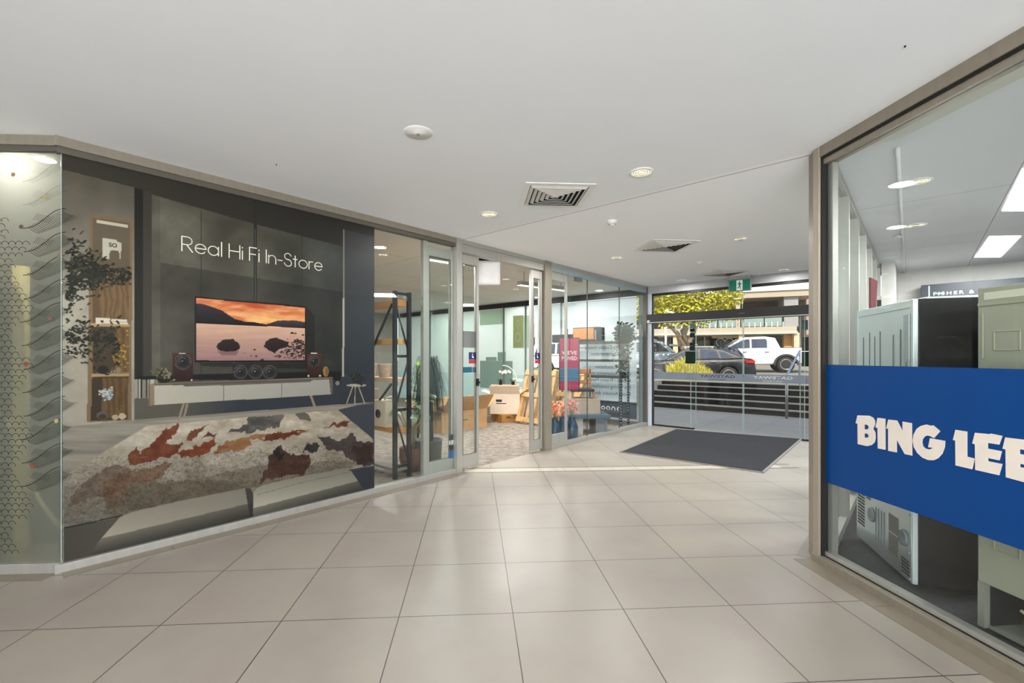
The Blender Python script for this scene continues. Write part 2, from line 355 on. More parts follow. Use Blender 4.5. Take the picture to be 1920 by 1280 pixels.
# -------- floor drain strip crossing the arcade
dr = thing('floor_drain', 'narrow tiled drain strip with two dotted slots crossing the beige floor', 'drain', tuple(onz(1150, 882)))
g0 = onz(870, 885.5); g1 = onz(1524, 885.5); gx = Vector((math.cos(math.radians(3.4)), math.sin(math.radians(3.4)), 0)); L_ = (g1-g0).dot(gx); gy = Vector((-gx.y, gx.x, 0))
m = MB(); k = int(L_/.3)
for i in range(k): m.par(g0+gx*(i*.3+.003), gx*.294, gy*.16, (0, 0, .002))
m.build('tile_insert', mat('drain_tile', (182, 174, 160), .45), dr)
for off in (-.022, .165):
    m = MB(); m.par(g0+gy*off, gx*L_, gy*.02, (0, 0, .0025)); e = m.build('edge_rail', mat('drain_rail', (150, 144, 132), .4, .3), dr)
    m = MB()
    for i in range(int(L_/.03)): m.par(g0+gy*(off+.004)+gx*i*.03+Vector((0, 0, .0012)), gx*.018, gy*.012, (0, 0, .002))
    m.build('slot', mat('slot_shadow', (52, 48, 42), .8), e)

# -------- entrance mat
mc = [onz(1268, 805.5), onz(1500, 823.5), onz(1428, 885.5), onz(1166, 848)]
mt = thing('door_mat', 'large charcoal ribbed entrance mat with thin metal edging before the glass doors', 'mat', tuple(sum((p for p in mc), Vector())/4))
m = MB(); m.prism([p+UP*.001 for p in mc], (0, 0, .012)); m.build('mat_pile', speckle_mat('charcoal_mat_pile', [(.3, (36, 37, 40)), (.55, (56, 57, 61)), (.8, (80, 81, 84))], 60, bump=.8), mt)
ctr = sum((p for p in mc), Vector())/4
m = MB()
for i in range(4):
    a, b = mc[i], mc[(i+1) % 4]; o = ((a+b)/2-ctr); o.z = 0
    t = (b-a).normalized(); pr = Vector((-t.y, t.x, 0)); pr = pr if pr.dot(o) > 0 else -pr
    m.par(a-t*.02, (b-a)+t*.04, pr*.028, (0, 0, .011))
m.build('edge_trim', mat('mat_edge_aluminium', (150, 146, 136), .4, .5), mt)

# ============================================================ LEFT SHOPFRONT
TOPF = 2.675; SILL = .055
def alu(*boxes, name, parent, mm=ALU, bevel=.002):
    m = MB()
    for b in boxes: m.fb(*b)
    return m.build(name, mm, parent, bevel)
w1 = thing('window_1', loc=tuple(P(1.2, 0)), kind='structure')
uB = U(700); uC0 = U(795); uC1 = U(802); uM0 = U(852); uM1 = U(862)
alu((-.03, uM1, -.035, .05, CEIL-.062, CEIL), name='head_frame', parent=w1, mm=ALUW)
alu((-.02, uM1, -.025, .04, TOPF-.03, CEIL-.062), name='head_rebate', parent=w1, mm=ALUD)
alu((-.03, uM1, -.035, .05, 0, SILL), name='sill_frame', parent=w1)
m = MB(); m.fb(0, uM0, .0, .008, SILL, TOPF); m.build('glass_pane', GLASS, w1)
alu((-.001, .003, -.008, .01, SILL, TOPF), name='corner_trim', parent=w1, mm=EDGE, bevel=0)
w2 = thing('window_2', loc=tuple(P(uC0, 0)), kind='structure')
alu((uC0, uC1+.01, .01, .06, SILL, TOPF), name='mullion', parent=w2)
alu((uM0, uM1, -.045, .06, 0, CEIL), name='mullion', parent=w2)
# door leaves of the hifi shop
def leaf(name, u0, u1, v, zt=2.58, zb=.035, st=.055, parent=None, handle=True, hu=None):
    L = thing(name, loc=tuple(P((u0+u1)/2, v)), kind='structure')
    for a in (u0, u1-st): alu((a, a+st, v, v+.04, zb, zt), name='stile', parent=L)
    alu((u0+st, u1-st, v, v+.04, zt-.11, zt), name='top_rail', parent=L)
    alu((u0+st, u1-st, v, v+.04, zb, zb+.15), name='bottom_rail', parent=L)
    m = MB(); m.fb(u0+st-.005, u1-st+.005, v+.016, v+.024, zb+.14, zt-.1); m.build('glass_pane', GLASS, L)
    m = MB()
    for a in (u0+st, u1-st-.006): m.fb(a, a+.006, v-.001, v+.003, zb+.15, zt-.11)
    m.fb(u0+st, u1-st, v-.001, v+.003, zt-.117, zt-.11); m.fb(u0+st, u1-st, v-.001, v+.003, zb+.15, zb+.156); m.build('gasket', DARK, L)
    if hu is not None:
        m = MB(); m.fb(hu-.02, hu+.02, v-.012, v, 1.0, 1.09); m.lathe([(.012, 0), (.012, .03)], P(hu, v-.01, 1.045), 10, -n); m.build('lock', DARK, L)
    return L
uD0 = U(864, -.02); uD1 = U(900, -.02)
leaf('door_3', uC1+.0, uM0-.004, .02, zt=2.6, st=.038)
leaf('door_4', uM1+.004, uD1, .0-.0, st=.045, hu=uD1-.024)
uE0 = U(996, .0); uE1 = U(1017, .0)
leaf('door_5', uE0, uE1, .0, hu=uE0+.026)
# header over the doors + mullion
w3 = thing('window_3', loc=tuple(P(U(1100), 0)), kind='structure')
uN0 = U(1018); uN1 = U(1030); uZ = UL-.03
alu((uM1, UL+.03, -.03, .06, CEIL-.05, CEIL), name='head_frame', parent=w3)
alu((uM1, uN0, -.02, .07, 2.6, CEIL-.05), name='door_track', parent=w3)
alu((uN0, uN1, -.045, .06, 0, CEIL), name='mullion', parent=w3, mm=ALUW)
alu((uN1, uZ, -.03, .03, 2.62, CEIL-.05), name='head_channel', parent=w3, mm=mat('blue_grey_channel', (150, 165, 168), .4, .3))
alu((uN1, UL+.03, -.03, .05, 0, .06), name='sill_frame', parent=w3)
alu((U(1061), U(1061)+.035, -.005, .03, .06, 2.62), name='stile', parent=w3)
alu((uN1, U(1061), -.005, .03, .06, .2), name='bottom_rail', parent=w3)
alu((uN1, U(1061), -.005, .03, 2.5, 2.62), name='top_rail', parent=w3)
us = [uN1, U(1061)+.036, U(1102), U(1162), uZ-.02]
for i in range(4):
    m = MB(); m.fb(us[i]+.003, us[i+1]-.003, .006, .014, .06, 2.62); m.build('glass_pane', GLASS, w3)
for i in (2, 3):
    m = MB(); m.fb(us[i]-.005, us[i]+.005, .003, .017, .06, 2.62); m.build('glass_joint', mat('dark_silicone_joint', (60, 70, 72), .4), w3)
alu((UL-.06, UL-.02, -.03, .05, 0, CEIL), name='corner_post', parent=w3, mm=mat('dark_bronze_post', (98, 94, 90), .45, .4))
alu((UL-.02, UL+.03, -.045, .05, 0, CEIL), name='corner_post', parent=w3)
# corner patch fitting
m = MB(); m.fb(U(1080), U(1080)+.16, -.02, .04, 2.56, 2.63); m.build('patch_fitting', mat('patch_fitting_steel', (120, 124, 124), .4, .5), w3)

# ============================================================ FROSTED LEFT PANEL
w4 = thing('window_4', loc=tuple(A+lw_dir*.8), kind='structure')
def lb(mb, t0, t1, w0, w1, z0, z1): return mb.par(A+lw_dir*t0+ln*w0+UP*z0, lw_dir*(t1-t0), ln*(w1-w0), (0, 0, z1-z0))
m = MB(); lb(m, -.01, 3, -.035, .05, CEIL-.062, CEIL); m.build('head_frame', ALUW, w4, .002)
m = MB(); lb(m, -.01, 3, -.03, .05, 0, SILL+.01); m.build('sill_frame', ALU, w4, .002)
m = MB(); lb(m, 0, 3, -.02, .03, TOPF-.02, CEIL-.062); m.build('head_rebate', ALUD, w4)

# ============================================================ EXIT DOORS (end wall, in the plane u = UL)
VE = -WA
m = MB(); m.fb(UL-.02, UL+.3, VE-.2, .0, 2.60, CEIL+.3); struct('wall_end', m, mat('bulkhead_paint', (172, 173, 176), .7))
m = MB(); m.fb(UL-.02, UL+.06, -.115, -.045, 0, 2.6); struct('trim_7', m, mat('pale_blue_white_paint', (196, 204, 214), .5))
dd = thing('door_1', loc=tuple(P(UL, -WA/2)), kind='structure')
v0 = Vv(1221); vs1 = Vv(1302); vm = Vv(1394.5); vs2 = Vv(1503)
alu((UL, UL+.05, v0-.04, -.115, 0, 2.6), name='jamb', parent=dd, mm=BLACK)
alu((UL, UL+.05, VE-.1, v0, 2.555, 2.6), name='head_rail', parent=dd, mm=BLACK)
alu((UL-.12, UL+.06, VE-.1, -.06, 2.015, 2.185), name='operator_housing', parent=dd, mm=BLACK, bevel=.004)
alu((UL-.125, UL-.118, VE-.1, -.065, 2.015, 2.03), name='housing_trim', parent=dd, mm=ALU)
m = MB(); m.fb(UL-.13, UL-.12, -.125, -.075, 2.02, 2.07); m.build('end_cap', ALU, dd)
m = MB(); m.fb(UL-.13, UL-.12, vm-.04, vm+.04, 2.095, 2.115); m.build('motion_sensor', mat('sensor_grey', (70, 72, 76), .3), dd)
m = MB(); m.fb(UL+.02, UL+.028, VE-.1, v0-.03, 2.185, 2.555); m.build('transom_glass', CLEARG, dd)
m = MB(); m.fb(UL+.018, UL+.03, Vv(1391)-.004, Vv(1391)+.004, 2.185, 2.555); m.build('glass_joint', EDGE, dd)
m = MB(); m.fb(UL+.01, UL+.03, vs1, v0-.03, .0, .03); m.fb(UL+.01, UL+.03, VE-.1, vs2, 0, .03); m.build('bottom_rail', BLACK, dd)
m = MB(); m.fb(UL-.04, UL+.02, vs2, vs1, .0, .006); m.fb(UL-.03, UL-.02, vs2, vs1, .006, .012); m.build('floor_track', mat('track_aluminium', (190, 190, 188), .35, .5), dd)
BAND = film_mat('frosted_band_film', (150, 158, 172), .9, .35)
GTX = mat('etched_letter_dark', (58, 62, 60), .5)
GTX2 = mat('etched_letter_light', (205, 205, 200), .5)
def gleaf(nm, va, vb, u, side=False):
    m = MB(); m.fb(u, u+.01, va, vb, .03, 2.02); o = m.build(nm, CLEARG, dd)
    m = MB(); m.fb(u-.002, u-.0005, va+.002, vb-.002, .918, 1.058); m.build('frosted_band', BAND, o)
    m = MB(); m.fb(u-.001, u+.011, va, va+.008, .03, 2.02); m.fb(u-.001, u+.011, vb-.008, vb, .03, 2.02); m.build('glass_edge', EDGE, o)
    return o
gleaf('side_pane', vs1-.02, v0-.03, UL+.03); L1 = gleaf('door_leaf', vm+.004, vs1+.06, UL-.03); L2 = gleaf('door_leaf', vs2-.05, vm-.004, UL-.03); gleaf('side_pane', VE-.1, vs2+.03, UL+.03)
# arcade name reads backwards from inside
for (pxa, pxb, L, mm) in ((1313, 1379, L1, GTX), (1413, 1487, L2, GTX2)):
    va, vb = Vv(pxa), Vv(pxb)
    text_mesh('door_lettering', 'GATEWAY', .068, mm, P(UL-.034, vb, .985), n, UP, L, width=abs(va-vb), bold=.001)
    k = .25*abs(va-vb); text_mesh('door_lettering', 'ARCADE', .038, mm, P(UL-.034, vb+k, .935), n, UP, L, width=abs(va-vb)*.5)
# dark notices stuck on the street doors
DN = mat('dark_green_notice', (22, 38, 28), .5, spec=.1)
def notice(p0, p1, label, color=DN, u=UL-.036):
    a = onu(p0[0], p0[1], u); b = onu(p1[0], p1[1], u); ua, va = uv(a); ub, vb = uv(b)
    m = MB(); m.fb(u, u+.003, min(va, vb), max(va, vb), min(a.z, b.z), max(a.z, b.z)); return tag(m.build('door_notice', color), label, 'notice')
notice((1285, 659), (1303.5, 681.5), 'large dark green notice, lowest of the column stuck on the left street glass', u=UL-.04)
notice((1293, 649), (1303, 657), 'small dark green notice directly above the large one on the left street glass', u=UL-.04)
notice((1293, 642), (1303, 648), 'small dark notice second above the large one on the left street glass', u=UL-.04)
notice((1293.5, 624), (1302.5, 632), 'small black notice in front of the tree trunk on the street glass', u=UL-.04)
notice((1293.5, 616), (1302.5, 621.5), 'small dark notice second from the top of the left column of door notices', u=UL-.04)
notice((1293.5, 607), (1302.5, 615), 'small blue grey notice topmost in the left column on the street glass', mat('blue_grey_notice', (70, 92, 104), .5), u=UL-.04)
notice((1503, 632), (1532, 658), 'black notice on the right side pane beside the grey column, upper of the two', mat('black_notice', (14, 18, 16), .5), u=UL+.02)
o_ = notice((1503, 659), (1532, 687), 'dark green notice on the right side pane below the black one', u=UL+.02)
notice((1503, 600), (1515, 618), 'small teal notice high on the right side pane', mat('teal_notice', (44, 84, 84), .5), u=UL+.02)

# ============================================================ RIGHT SHOPFRONT
w5 = thing('window_5', loc=tuple(R(1, 0)), kind='structure')
def rb(mb, t0, t1, w0, w1, z0, z1): return mb.par(R(t0, w0, z0), rd*(t1-t0), rn*(w1-w0), (0, 0, z1-z0))
m = MB(); rb(m, .0, 7, -.03, .05, CEIL-.07, CEIL); m.build('head_frame', ALUW, w5, .002)
m = MB(); rb(m, .04, 7, -.02, .04, CEIL-.085, CEIL-.07); m.build('head_rebate', DARK, w5)
m = MB(); rb(m, .04, 7, -.01, .06, CEIL-.12, CEIL-.085); m.build('head_channel', ALUW, w5)
m = MB(); rb(m, .0, 7, -.05, .05, 0, .05); m.build('sill_frame', ALUW, w5, .002)
m = MB(); rb(m, .04, 7, .0, .05, .05, .08); m.build('sill_rebate', ALU, w5)
m = MB(); rb(m, .06, 7, -.006, .0, .05, .056); m.build('gasket', DARK, w5)
m = MB(); rb(m, .05, 7, .012, .022, .08, CEIL-.12); m.build('glass_pane', GLASS, w5)
# corner column: three stepped aluminium sections
c0 = ony(1525, 600, 3.14); 
m = MB(); m.prism([onz(1524.5, 1046), onz(1541, 1051.5), onz(1541, 1051.5)+Vector((.07, .06, 0)), onz(1524.5, 1046)+Vector((.03, .09, 0))], (0, 0, CEIL)); m.build('corner_post', mat('taupe_column_metal', (150, 140, 128), .45, .35), w5)
m = MB(); rb(m, .0, .05, -.035, .04, 0, CEIL); m.build('mullion', brushed('light_mullion_metal', (168, 158, 142), .4, .4), w5, .002)
m = MB(); rb(m, .05, .062, -.02, .03, .05, CEIL-.07); m.build('gasket', DARK, w5)
m = MB(); rb(m, .062, .10, .022, .06, .05, CEIL-.07); m.build('glazing_bead', ALU, w5)
# arcade side wall of the right shop, u direction from D
w6 = thing('window_6', loc=tuple(P(6, -WA)), kind='structure')
uD = uv(D)[0]; vD = -WA-.02
m = MB(); m.fb(uD+.1, UL, vD-.06, vD, CEIL-.09, CEIL); m.build('head_frame', ALU, w6)
m = MB(); m.fb(uD+.1, UL, vD-.06, vD, 0, .07); m.build('sill_frame', ALU, w6)
nm = 6
for i in range(nm+1):
    u_ = uD+.1+(UL-uD-.18)*i/nm
    m = MB(); m.fb(u_, u_+.05, vD-.07, vD+.0, .07, CEIL-.09); mo = m.build('mullion', ALU, w6)
    m = MB(); m.fb(u_+.05, u_+.06, vD-.05, vD-.01, .07, CEIL-.09); m.build('gasket', DARK, mo)
m = MB(); m.fb(uD+.12, UL-.05, vD-.035, vD-.027, .07, CEIL-.09); m.build('glass_pane', GLASS, w6)

# blue band sign on the right glass
bs = thing('window_sign', 'wide blue window banner with cream BING LEE lettering across the right shop glass', 'sign', tuple(R(.8, 0)))
def rz(px, py): q = onr(px, py, -.0); return q
zt = rz(1700, 687.3).z; 
a_ = onr(1559.5, 685, 0); zb1 = onr(1559.5, 908, 0).z; zt1 = a_.z
tt = (a_-D).dot(rd)
zb2 = onr(1919, 1033, 0).z
m = MB(); BLUE = mat('blue_vinyl', (0, 62, 126), .45, var=.02, spec=.25)
zt = (zt1+onr(1919, 690, 0).z)/2; zb = (zb1+zb2)/2
rb(m, .062, 4, .0085, .0115, zb, zt); m.build('banner_film', BLUE, bs)
def tr(pts): return [onr(1480+x*.28133, 680+y*.28125, .008) for x, y in pts]
LET = [
 [(457,350),(535,352),(560,365),(572,385),(573,410),(560,440),(574,462),(577,500),(570,530),(550,548),(520,555),(458,541),(457,405),(444,402)],
 [(590,366),(641,372),(642,579),(592,570),(590,434),(577,430)],
 [(662,378),(719,384),(757,455),(757,391),(818,402),(820,618),(772,608),(717,510),(718,597),(661,586),(661,440),(648,437)],
 [(960,416),(1008,455),(966,502),(946,490),(925,484),(905,490),(890,510),(887,530),(893,555),(908,570),(930,577),(948,574),(958,566),(928,562),(940,502),(1040,520),(1038,560),(1022,605),(995,635),(965,649),(930,648),(890,632),(855,600),(832,560),(824,520),(830,480),(850,440),(880,420),(915,411),(950,420)],
 [(1110,446),(1187,458),(1187,625),(1238,638),(1220,709),(1110,683),(1109,518),(1093,514)],
 [(1240,466),(1340,475),(1345,471),(1422,487),(1400,545),(1325,533),(1325,571),(1418,589),(1402,650),(1326,634),(1326,655),(1422,674),(1400,749),(1242,713),(1240,542),(1222,537)],
 [(1442,497),(1550,510),(1650,522),(1625,590),(1538,575),(1538,607),(1640,625),(1625,690),(1540,672),(1540,695),(1650,712),(1640,815),(1446,762),(1444,577),(1424,572)]]
CREAM = mat('cream_vinyl', (226, 216, 204), .5)
for L in LET:
    m = MB(); m.prism(tr(L), -rn*.003); m.build('lettering', CREAM, bs)
for L in ([(504,411),(518,413),(528,423),(526,437),(516,444),(504,442)], [(504,470),(518,472),(528,482),(526,494),(516,499),(504,496)]):
    m = MB(); m.prism([onr(1480+x*.28133, 680+y*.28125, .004) for x, y in L], -rn*.001); m.build('lettering', BLUE, bs)
# ============================================================ PRINTED MURAL behind the first pane
mural = thing('wall_mural', 'large printed living room mural with a sunset television, reading Real Hi Fi In-Store', 'mural', tuple(P(1.1, 0)))
VM = -.004
MU0, MU1, MZ0, MZ1 = .006, U(701.5), SILL, TOPF-.02
def hash2(ix, iy, s): 
    h = np.sin(ix*127.1+iy*311.7+s*74.7)*43758.5453; return h-np.floor(h)
def vnoise(x, y, s):
    ix = np.floor(x); iy = np.floor(y); fx = x-ix; fy = y-iy; fx = fx*fx*(3-2*fx); fy = fy*fy*(3-2*fy)
    return (hash2(ix, iy, s)*(1-fx)+hash2(ix+1, iy, s)*fx)*(1-fy)+(hash2(ix, iy+1, s)*(1-fx)+hash2(ix+1, iy+1, s)*fx)*fy
def fbm(x, y, s=0, o=5):
    a = 0; w = .5
    for i in range(o): a = a+w*vnoise(x, y, s+i); x = x*2.03; y = y*2.03; w *= .5
    return a
class Paint:
    def __init__(s, X, Y): s.X = X; s.Y = Y; s.C = np.zeros(X.shape+(3,)); s.wx = s.wy = 0
    def rough(s, amp, freq, seed):   # ragged edges: jitter the lookup
        s.wx = (fbm(s.X*freq, s.Y*freq, seed)-.5)*amp; s.wy = (fbm(s.X*freq, s.Y*freq, seed+9)-.5)*amp
    def smooth(s): s.wx = s.wy = 0
    def mask(s, pts):
        X = s.X+s.wx; Y = s.Y+s.wy; xs = [p[0] for p in pts]; ys = [p[1] for p in pts]; ins = np.zeros(X.shape, bool)
        bb = (X >= min(xs)-1) & (X <= max(xs)+1) & (Y >= min(ys)-1) & (Y <= max(ys)+1)
        x = X[bb]; y = Y[bb]; r = np.zeros(x.shape, bool); k = len(pts)
        for i in range(k):
            x0, y0 = pts[i]; x1, y1 = pts[(i+1) % k]
            if y0 == y1: continue
            c = ((y0 > y) != (y1 > y)) & (x < (x1-x0)*(y-y0)/(y1-y0)+x0); r ^= c
        ins[bb] = r; return ins
    def put(s, m, c, c2=None, t=None, a=1.):
        c = np.array(c, float)
        if c2 is None: col = np.broadcast_to(c, (int(m.sum()), 3))
        else: tt = np.clip(t[m], 0, 1)[:, None]; col = c*(1-tt)+np.array(c2, float)*tt
        s.C[m] = s.C[m]*(1-a)+col*a
    def poly(s, pts, c, c2=None, t=None, a=1.): s.put(s.mask(pts), c, c2, t, a)
    def ell(s, cx, cy, rx, ry, c, a=1., rot=0.):
        x = s.X-cx; y = s.Y-cy; k, q = math.cos(rot), math.sin(rot); xx = x*k+y*q; yy = -x*q+y*k
        s.put((xx/rx)**2+(yy/ry)**2 < 1, c, a=a)
    def line(s, x0, y0, x1, y1, w, c, a=1.):
        dx, dy = x1-x0, y1-y0; L = max(1e-6, math.hypot(dx, dy)); t = np.clip(((s.X-x0)*dx+(s.Y-y0)*dy)/L**2, 0, 1)
        s.put(np.hypot(s.X-x0-t*dx, s.Y-y0-t*dy) < w/2, c, a=a)
    def glow(s, m, f): s.C[m] *= f[m][:, None] if not np.isscalar(f) else f
def c3(L): return [(240+x*.3125, 400+y*.3125) for x, y in L]
def c7(L): return [(x*.375, 740+y*.375) for x, y in L]
def print_grid(name, org, ax, nx, nz, w, h, paint, m, parent, out):
    ii, jj = np.meshgrid(np.arange(nx), np.arange(nz)); a = ii/(nx-1)*w; z = jj/(nz-1)*h
    wx = org.x+ax.x*a; wy = org.y+ax.y*a; wz = org.z+z
    PX = CX+FP*wx/wy; PY = HY-FP*(wz-EYE)/wy
    C = np.clip(paint(PX, PY), 0, 255)/255; C = np.where(C <= .04045, C/12.92, ((C+.055)/1.055)**2.4)
    off = WL[parent.name]; V_ = np.stack([wx-off[0], wy-off[1], wz-off[2]], -1).reshape(-1, 3)
    k = (ii[:-1, :-1]+jj[:-1, :-1]*nx).ravel(); F = np.stack([k, k+1, k+1+nx, k+nx], -1)
    if Vector(out).dot(ax.cross(UP)) < 0: F = F[:, ::-1]
    me = bpy.data.meshes.new(name); me.vertices.add(len(V_)); me.vertices.foreach_set('co', V_.ravel())
    me.loops.add(F.size); me.loops.foreach_set('vertex_index', F.ravel().astype(np.int32)); me.polygons.add(len(F))
    me.polygons.foreach_set('loop_start', np.arange(0, F.size, 4, dtype=np.int32)); me.polygons.foreach_set('loop_total', np.full(len(F), 4, dtype=np.int32))
    me.update(calc_edges=True)
    at = me.color_attributes.new('print', 'FLOAT_COLOR', 'POINT'); at.data.foreach_set('color', np.concatenate([C.reshape(-1, 3), np.ones((len(V_), 1))], 1).ravel())
    me.materials.append(m); o = bpy.data.objects.new(name, me); COL.objects.link(o); o.parent = parent; WL[o.name] = off; return o
def paint_mural(X, Y):
    p = Paint(X, Y); rr = random.Random(3)
    cl = fbm(X/60, Y/60, 1); fine = fbm(X/9, Y/9, 2)
    base = 70+26*(cl-.45)*2
    p.C[...] = np.stack([base, base-1, base-9], -1)
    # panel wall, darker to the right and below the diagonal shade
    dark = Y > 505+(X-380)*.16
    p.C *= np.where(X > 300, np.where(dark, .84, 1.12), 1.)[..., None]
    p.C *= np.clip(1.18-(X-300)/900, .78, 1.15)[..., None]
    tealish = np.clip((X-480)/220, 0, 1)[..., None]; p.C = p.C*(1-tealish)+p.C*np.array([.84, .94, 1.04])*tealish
    # dark printed ceiling
    p.poly([(110, 250), (705, 400), (705, 478), (478, 420), (255, 356), (110, 316)], (58, 54, 47), (44, 43, 40), (X-130)/500)
    # left plaster pillar
    p.poly([(110, 316), (251, 351), (252, 800), (110, 800)], (86, 82, 72), (158, 154, 142), (Y-330)/260)
    p.C[...] = np.where(p.mask([(110, 316), (251, 351), (252, 800), (110, 800)])[..., None], p.C*(.85+.3*cl[..., None]), p.C)
    p.poly([(110, 545), (170, 520), (170, 560), (110, 640)], (176, 173, 162), a=.5)
    p.poly([(251, 351), (268, 356), (268, 790), (251, 788)], (30, 29, 25)); p.poly([(268, 356), (284, 361), (284, 782), (268, 790)], (58, 56, 50))
    # panel joints
    p.line(377.5, 395, 377.5, 720, 1.2, (38, 38, 34)); p.line(479, 362, 479, 565, 6.5, (40, 43, 41)); p.line(479, 430, 479, 565, 1.5, (84, 88, 84)); p.line(566, 432, 566, 575, 1.2, (36, 38, 36))
    p.line(644.5, 431, 644.5, 560, 2.8, (120, 121, 114)); p.line(644.5, 560, 643, 722, 3.6, (166, 164, 155)); p.line(643, 722, 643, 722, 8, (190, 186, 170))
    p.poly([(638, 706), (650, 700), (660, 716), (640, 722)], (150, 148, 138), a=.5)
    p.poly([(646, 431), (702, 444), (702, 720), (646, 722)], (62, 66, 68), (40, 50, 62), (Y-450)/260, a=.8)
    # shelf niche
    wood = 1+.25*np.sin((X-170)*.55+6*fbm(X/20, Y/60, 5)*3)*.5
    p.poly([(168, 401), (249, 414), (246, 788), (163, 791)], (122, 102, 76))
    p.poly([(174, 408), (244, 418), (241, 600), (173, 606)], (98, 90, 76), (92, 74, 50), (Y-450)/110)
    m_ = p.mask([(188, 500), (244, 505), (241, 606), (184, 606)]); p.put(m_, (108, 86, 58)); p.C[m_] *= wood[m_][:, None]
    p.poly([(182, 412), (239, 421), (239, 427), (182, 418)], (196, 190, 172))
    p.poly([(193, 446), (219, 449), (219, 453), (227, 455), (227, 470), (225, 487), (223, 470), (206, 469), (205, 486), (193, 482)], (190, 188, 176))
    p.poly([(174, 612), (242, 613), (241, 697), (173, 700)], (66, 52, 36)); m_ = p.mask([(215, 613), (242, 613), (241, 697), (215, 697)]); p.put(m_, (98, 76, 46)); p.C[m_] *= wood[m_][:, None]
    p.poly([(173, 705), (241, 706), (239, 786), (170, 789)], (56, 44, 30)); m_ = p.mask([(192, 708), (241, 708), (239, 784), (192, 784)]); p.put(m_, (92, 70, 40)); p.C[m_] *= wood[m_][:, None]
    p.poly([(170, 605), (243, 608), (243, 612), (170, 612)], (168, 144, 108)); p.poly([(172, 701), (242, 700), (242, 705), (172, 706)], (168, 144, 108))
    for q in ([(180, 595), (207, 596), (208, 606), (180, 607)], [(209, 598), (238, 599), (240, 608), (209, 607)]): p.poly(q, (206, 202, 188))
    p.line(180, 601, 207, 602, .8, (150, 146, 132)); p.line(209, 603, 239, 604, .8, (150, 146, 132))
    for i in range(60): p.ell(rr.gauss(225, 7), rr.gauss(656, 15), 1.6, 1.6, rr.choice([(150, 122, 40), (120, 96, 30), (176, 148, 60)]))
    p.ell(193, 693, 11, 8, (28, 26, 24)); p.ell(212, 695, 4, 6, (150, 140, 118)); p.ell(222, 694, 5, 6, (132, 118, 90)); p.ell(212, 696, 2.5, 4, (92, 80, 60))
    p.ell(192, 779, 11, 8, (92, 84, 70)); p.ell(192, 781, 8, 5, (56, 48, 38)); p.line(193, 750, 192, 772, 4, (84, 78, 66)); p.ell(216, 782, 6, 5, (174, 160, 132)); p.ell(229, 780, 7, 6, (184, 172, 146)); 
    for k_ in range(5): p.line(219+k_*2, 760, 221+k_*.6, 778, .8, (110, 84, 46))
    for i in range(70): p.ell(rr.gauss(201, 5.5), rr.gauss(739, 6), 2, 1.8, rr.choice([(160, 172, 178), (196, 204, 206), (120, 132, 140), (178, 188, 190)]))
    # floor
    st = fbm(X/120, Y/7, 3)
    p.poly([(110, 802), (252, 787), (700, 753), (705, 753), (705, 1060), (110, 1080)], (146, 142, 132)); m_ = p.mask([(110, 802), (252, 787), (705, 753), (705, 1060), (110, 1080)]); p.C[m_] *= (.8+.4*st)[m_][:, None]
    p.poly([(634, 768), (700, 752), (704, 752), (704, 930), (690, 920)], (58, 64, 74))
    p.poly([(252, 787), (700, 753), (700, 757), (252, 792)], (120, 118, 110), a=.6)
    # wall band under the cabinet
    p.poly([(251, 747), (700, 700), (700, 752), (252, 787)], (88, 85, 78), (46, 52, 62), (X-330)/120)
    p.poly([(253, 706), (345, 702), (640, 696), (640, 712), (253, 712)], (16, 17, 17))
    for i, (x, w_) in enumerate([(252, 7), (260, 4), (266, 9), (276, 5), (282, 8), (291, 6)]): p.poly([(x, 711), (x+w_-1, 711), (x+w_-1, 746), (x, 747)], [(150, 148, 140), (176, 174, 166), (132, 130, 124)][i % 3])
    # TV
    p.poly([(365, 555.5), (574, 574), (574, 679), (365, 679)], (14, 13, 14)); scr = [(367.6, 558.5), (571.5, 576.5), (571.5, 675), (367.6, 675.5)]
    sm = p.mask(scr); hz = 606+(X-367.5)*.047; t = np.clip((Y-558-(X-367)*.085)/40, 0, 1)
    cld = fbm(X/34, Y/7, 11)
    c_ = np.stack([196+50*t, 104+82*t, 62+66*t], -1)*(1.02-.0*t[..., None]); red = np.clip((cld-.46)*7, 0, 1)[..., None]*np.clip(1-abs(X-480)/110, .1, 1)[..., None]
    c_ = c_*(1-red*.75)+np.array([176, 66, 32])*red*.75; lt = np.clip((.42-cld)*7, 0, 1)[..., None]; c_ = c_*(1-lt*.5)+np.array([246, 200, 150])*lt*.5
    p.C[sm] = c_[sm]
    sky_gl = np.exp(-((X-505)/32)**2-((Y-600)/9)**2)[..., None]; p.C[sm] = (p.C*(1-sky_gl*.7)+np.array([255, 214, 130])*sky_gl*.7)[sm]
    p.poly(c3([(408, 540), (440, 541), (480, 552), (560, 580), (640, 632), (700, 648), (760, 652), (838, 668), (838, 690), (408, 662)]), (52, 44, 54), (22, 16, 18), (Y-570)/34)
    p.poly(c3([(830, 664), (860, 655), (900, 641), (960, 642), (1000, 641), (1062, 652), (1062, 690), (830, 676)]), (66, 54, 62), (30, 24, 30), (Y-602)/14)
    wt = np.clip((Y-hz)/65, 0, 1); wr = fbm(X/70, Y/3.5, 14)
    wm = sm & (Y > hz); wc = np.stack([212-58*wt+26*(wr-.5), 174-54*wt+24*(wr-.5), 152-32*wt+20*(wr-.5)], -1); p.C[wm] = wc[wm]
    p.line(368, 606.5, 571, 616, 1, (232, 196, 166))
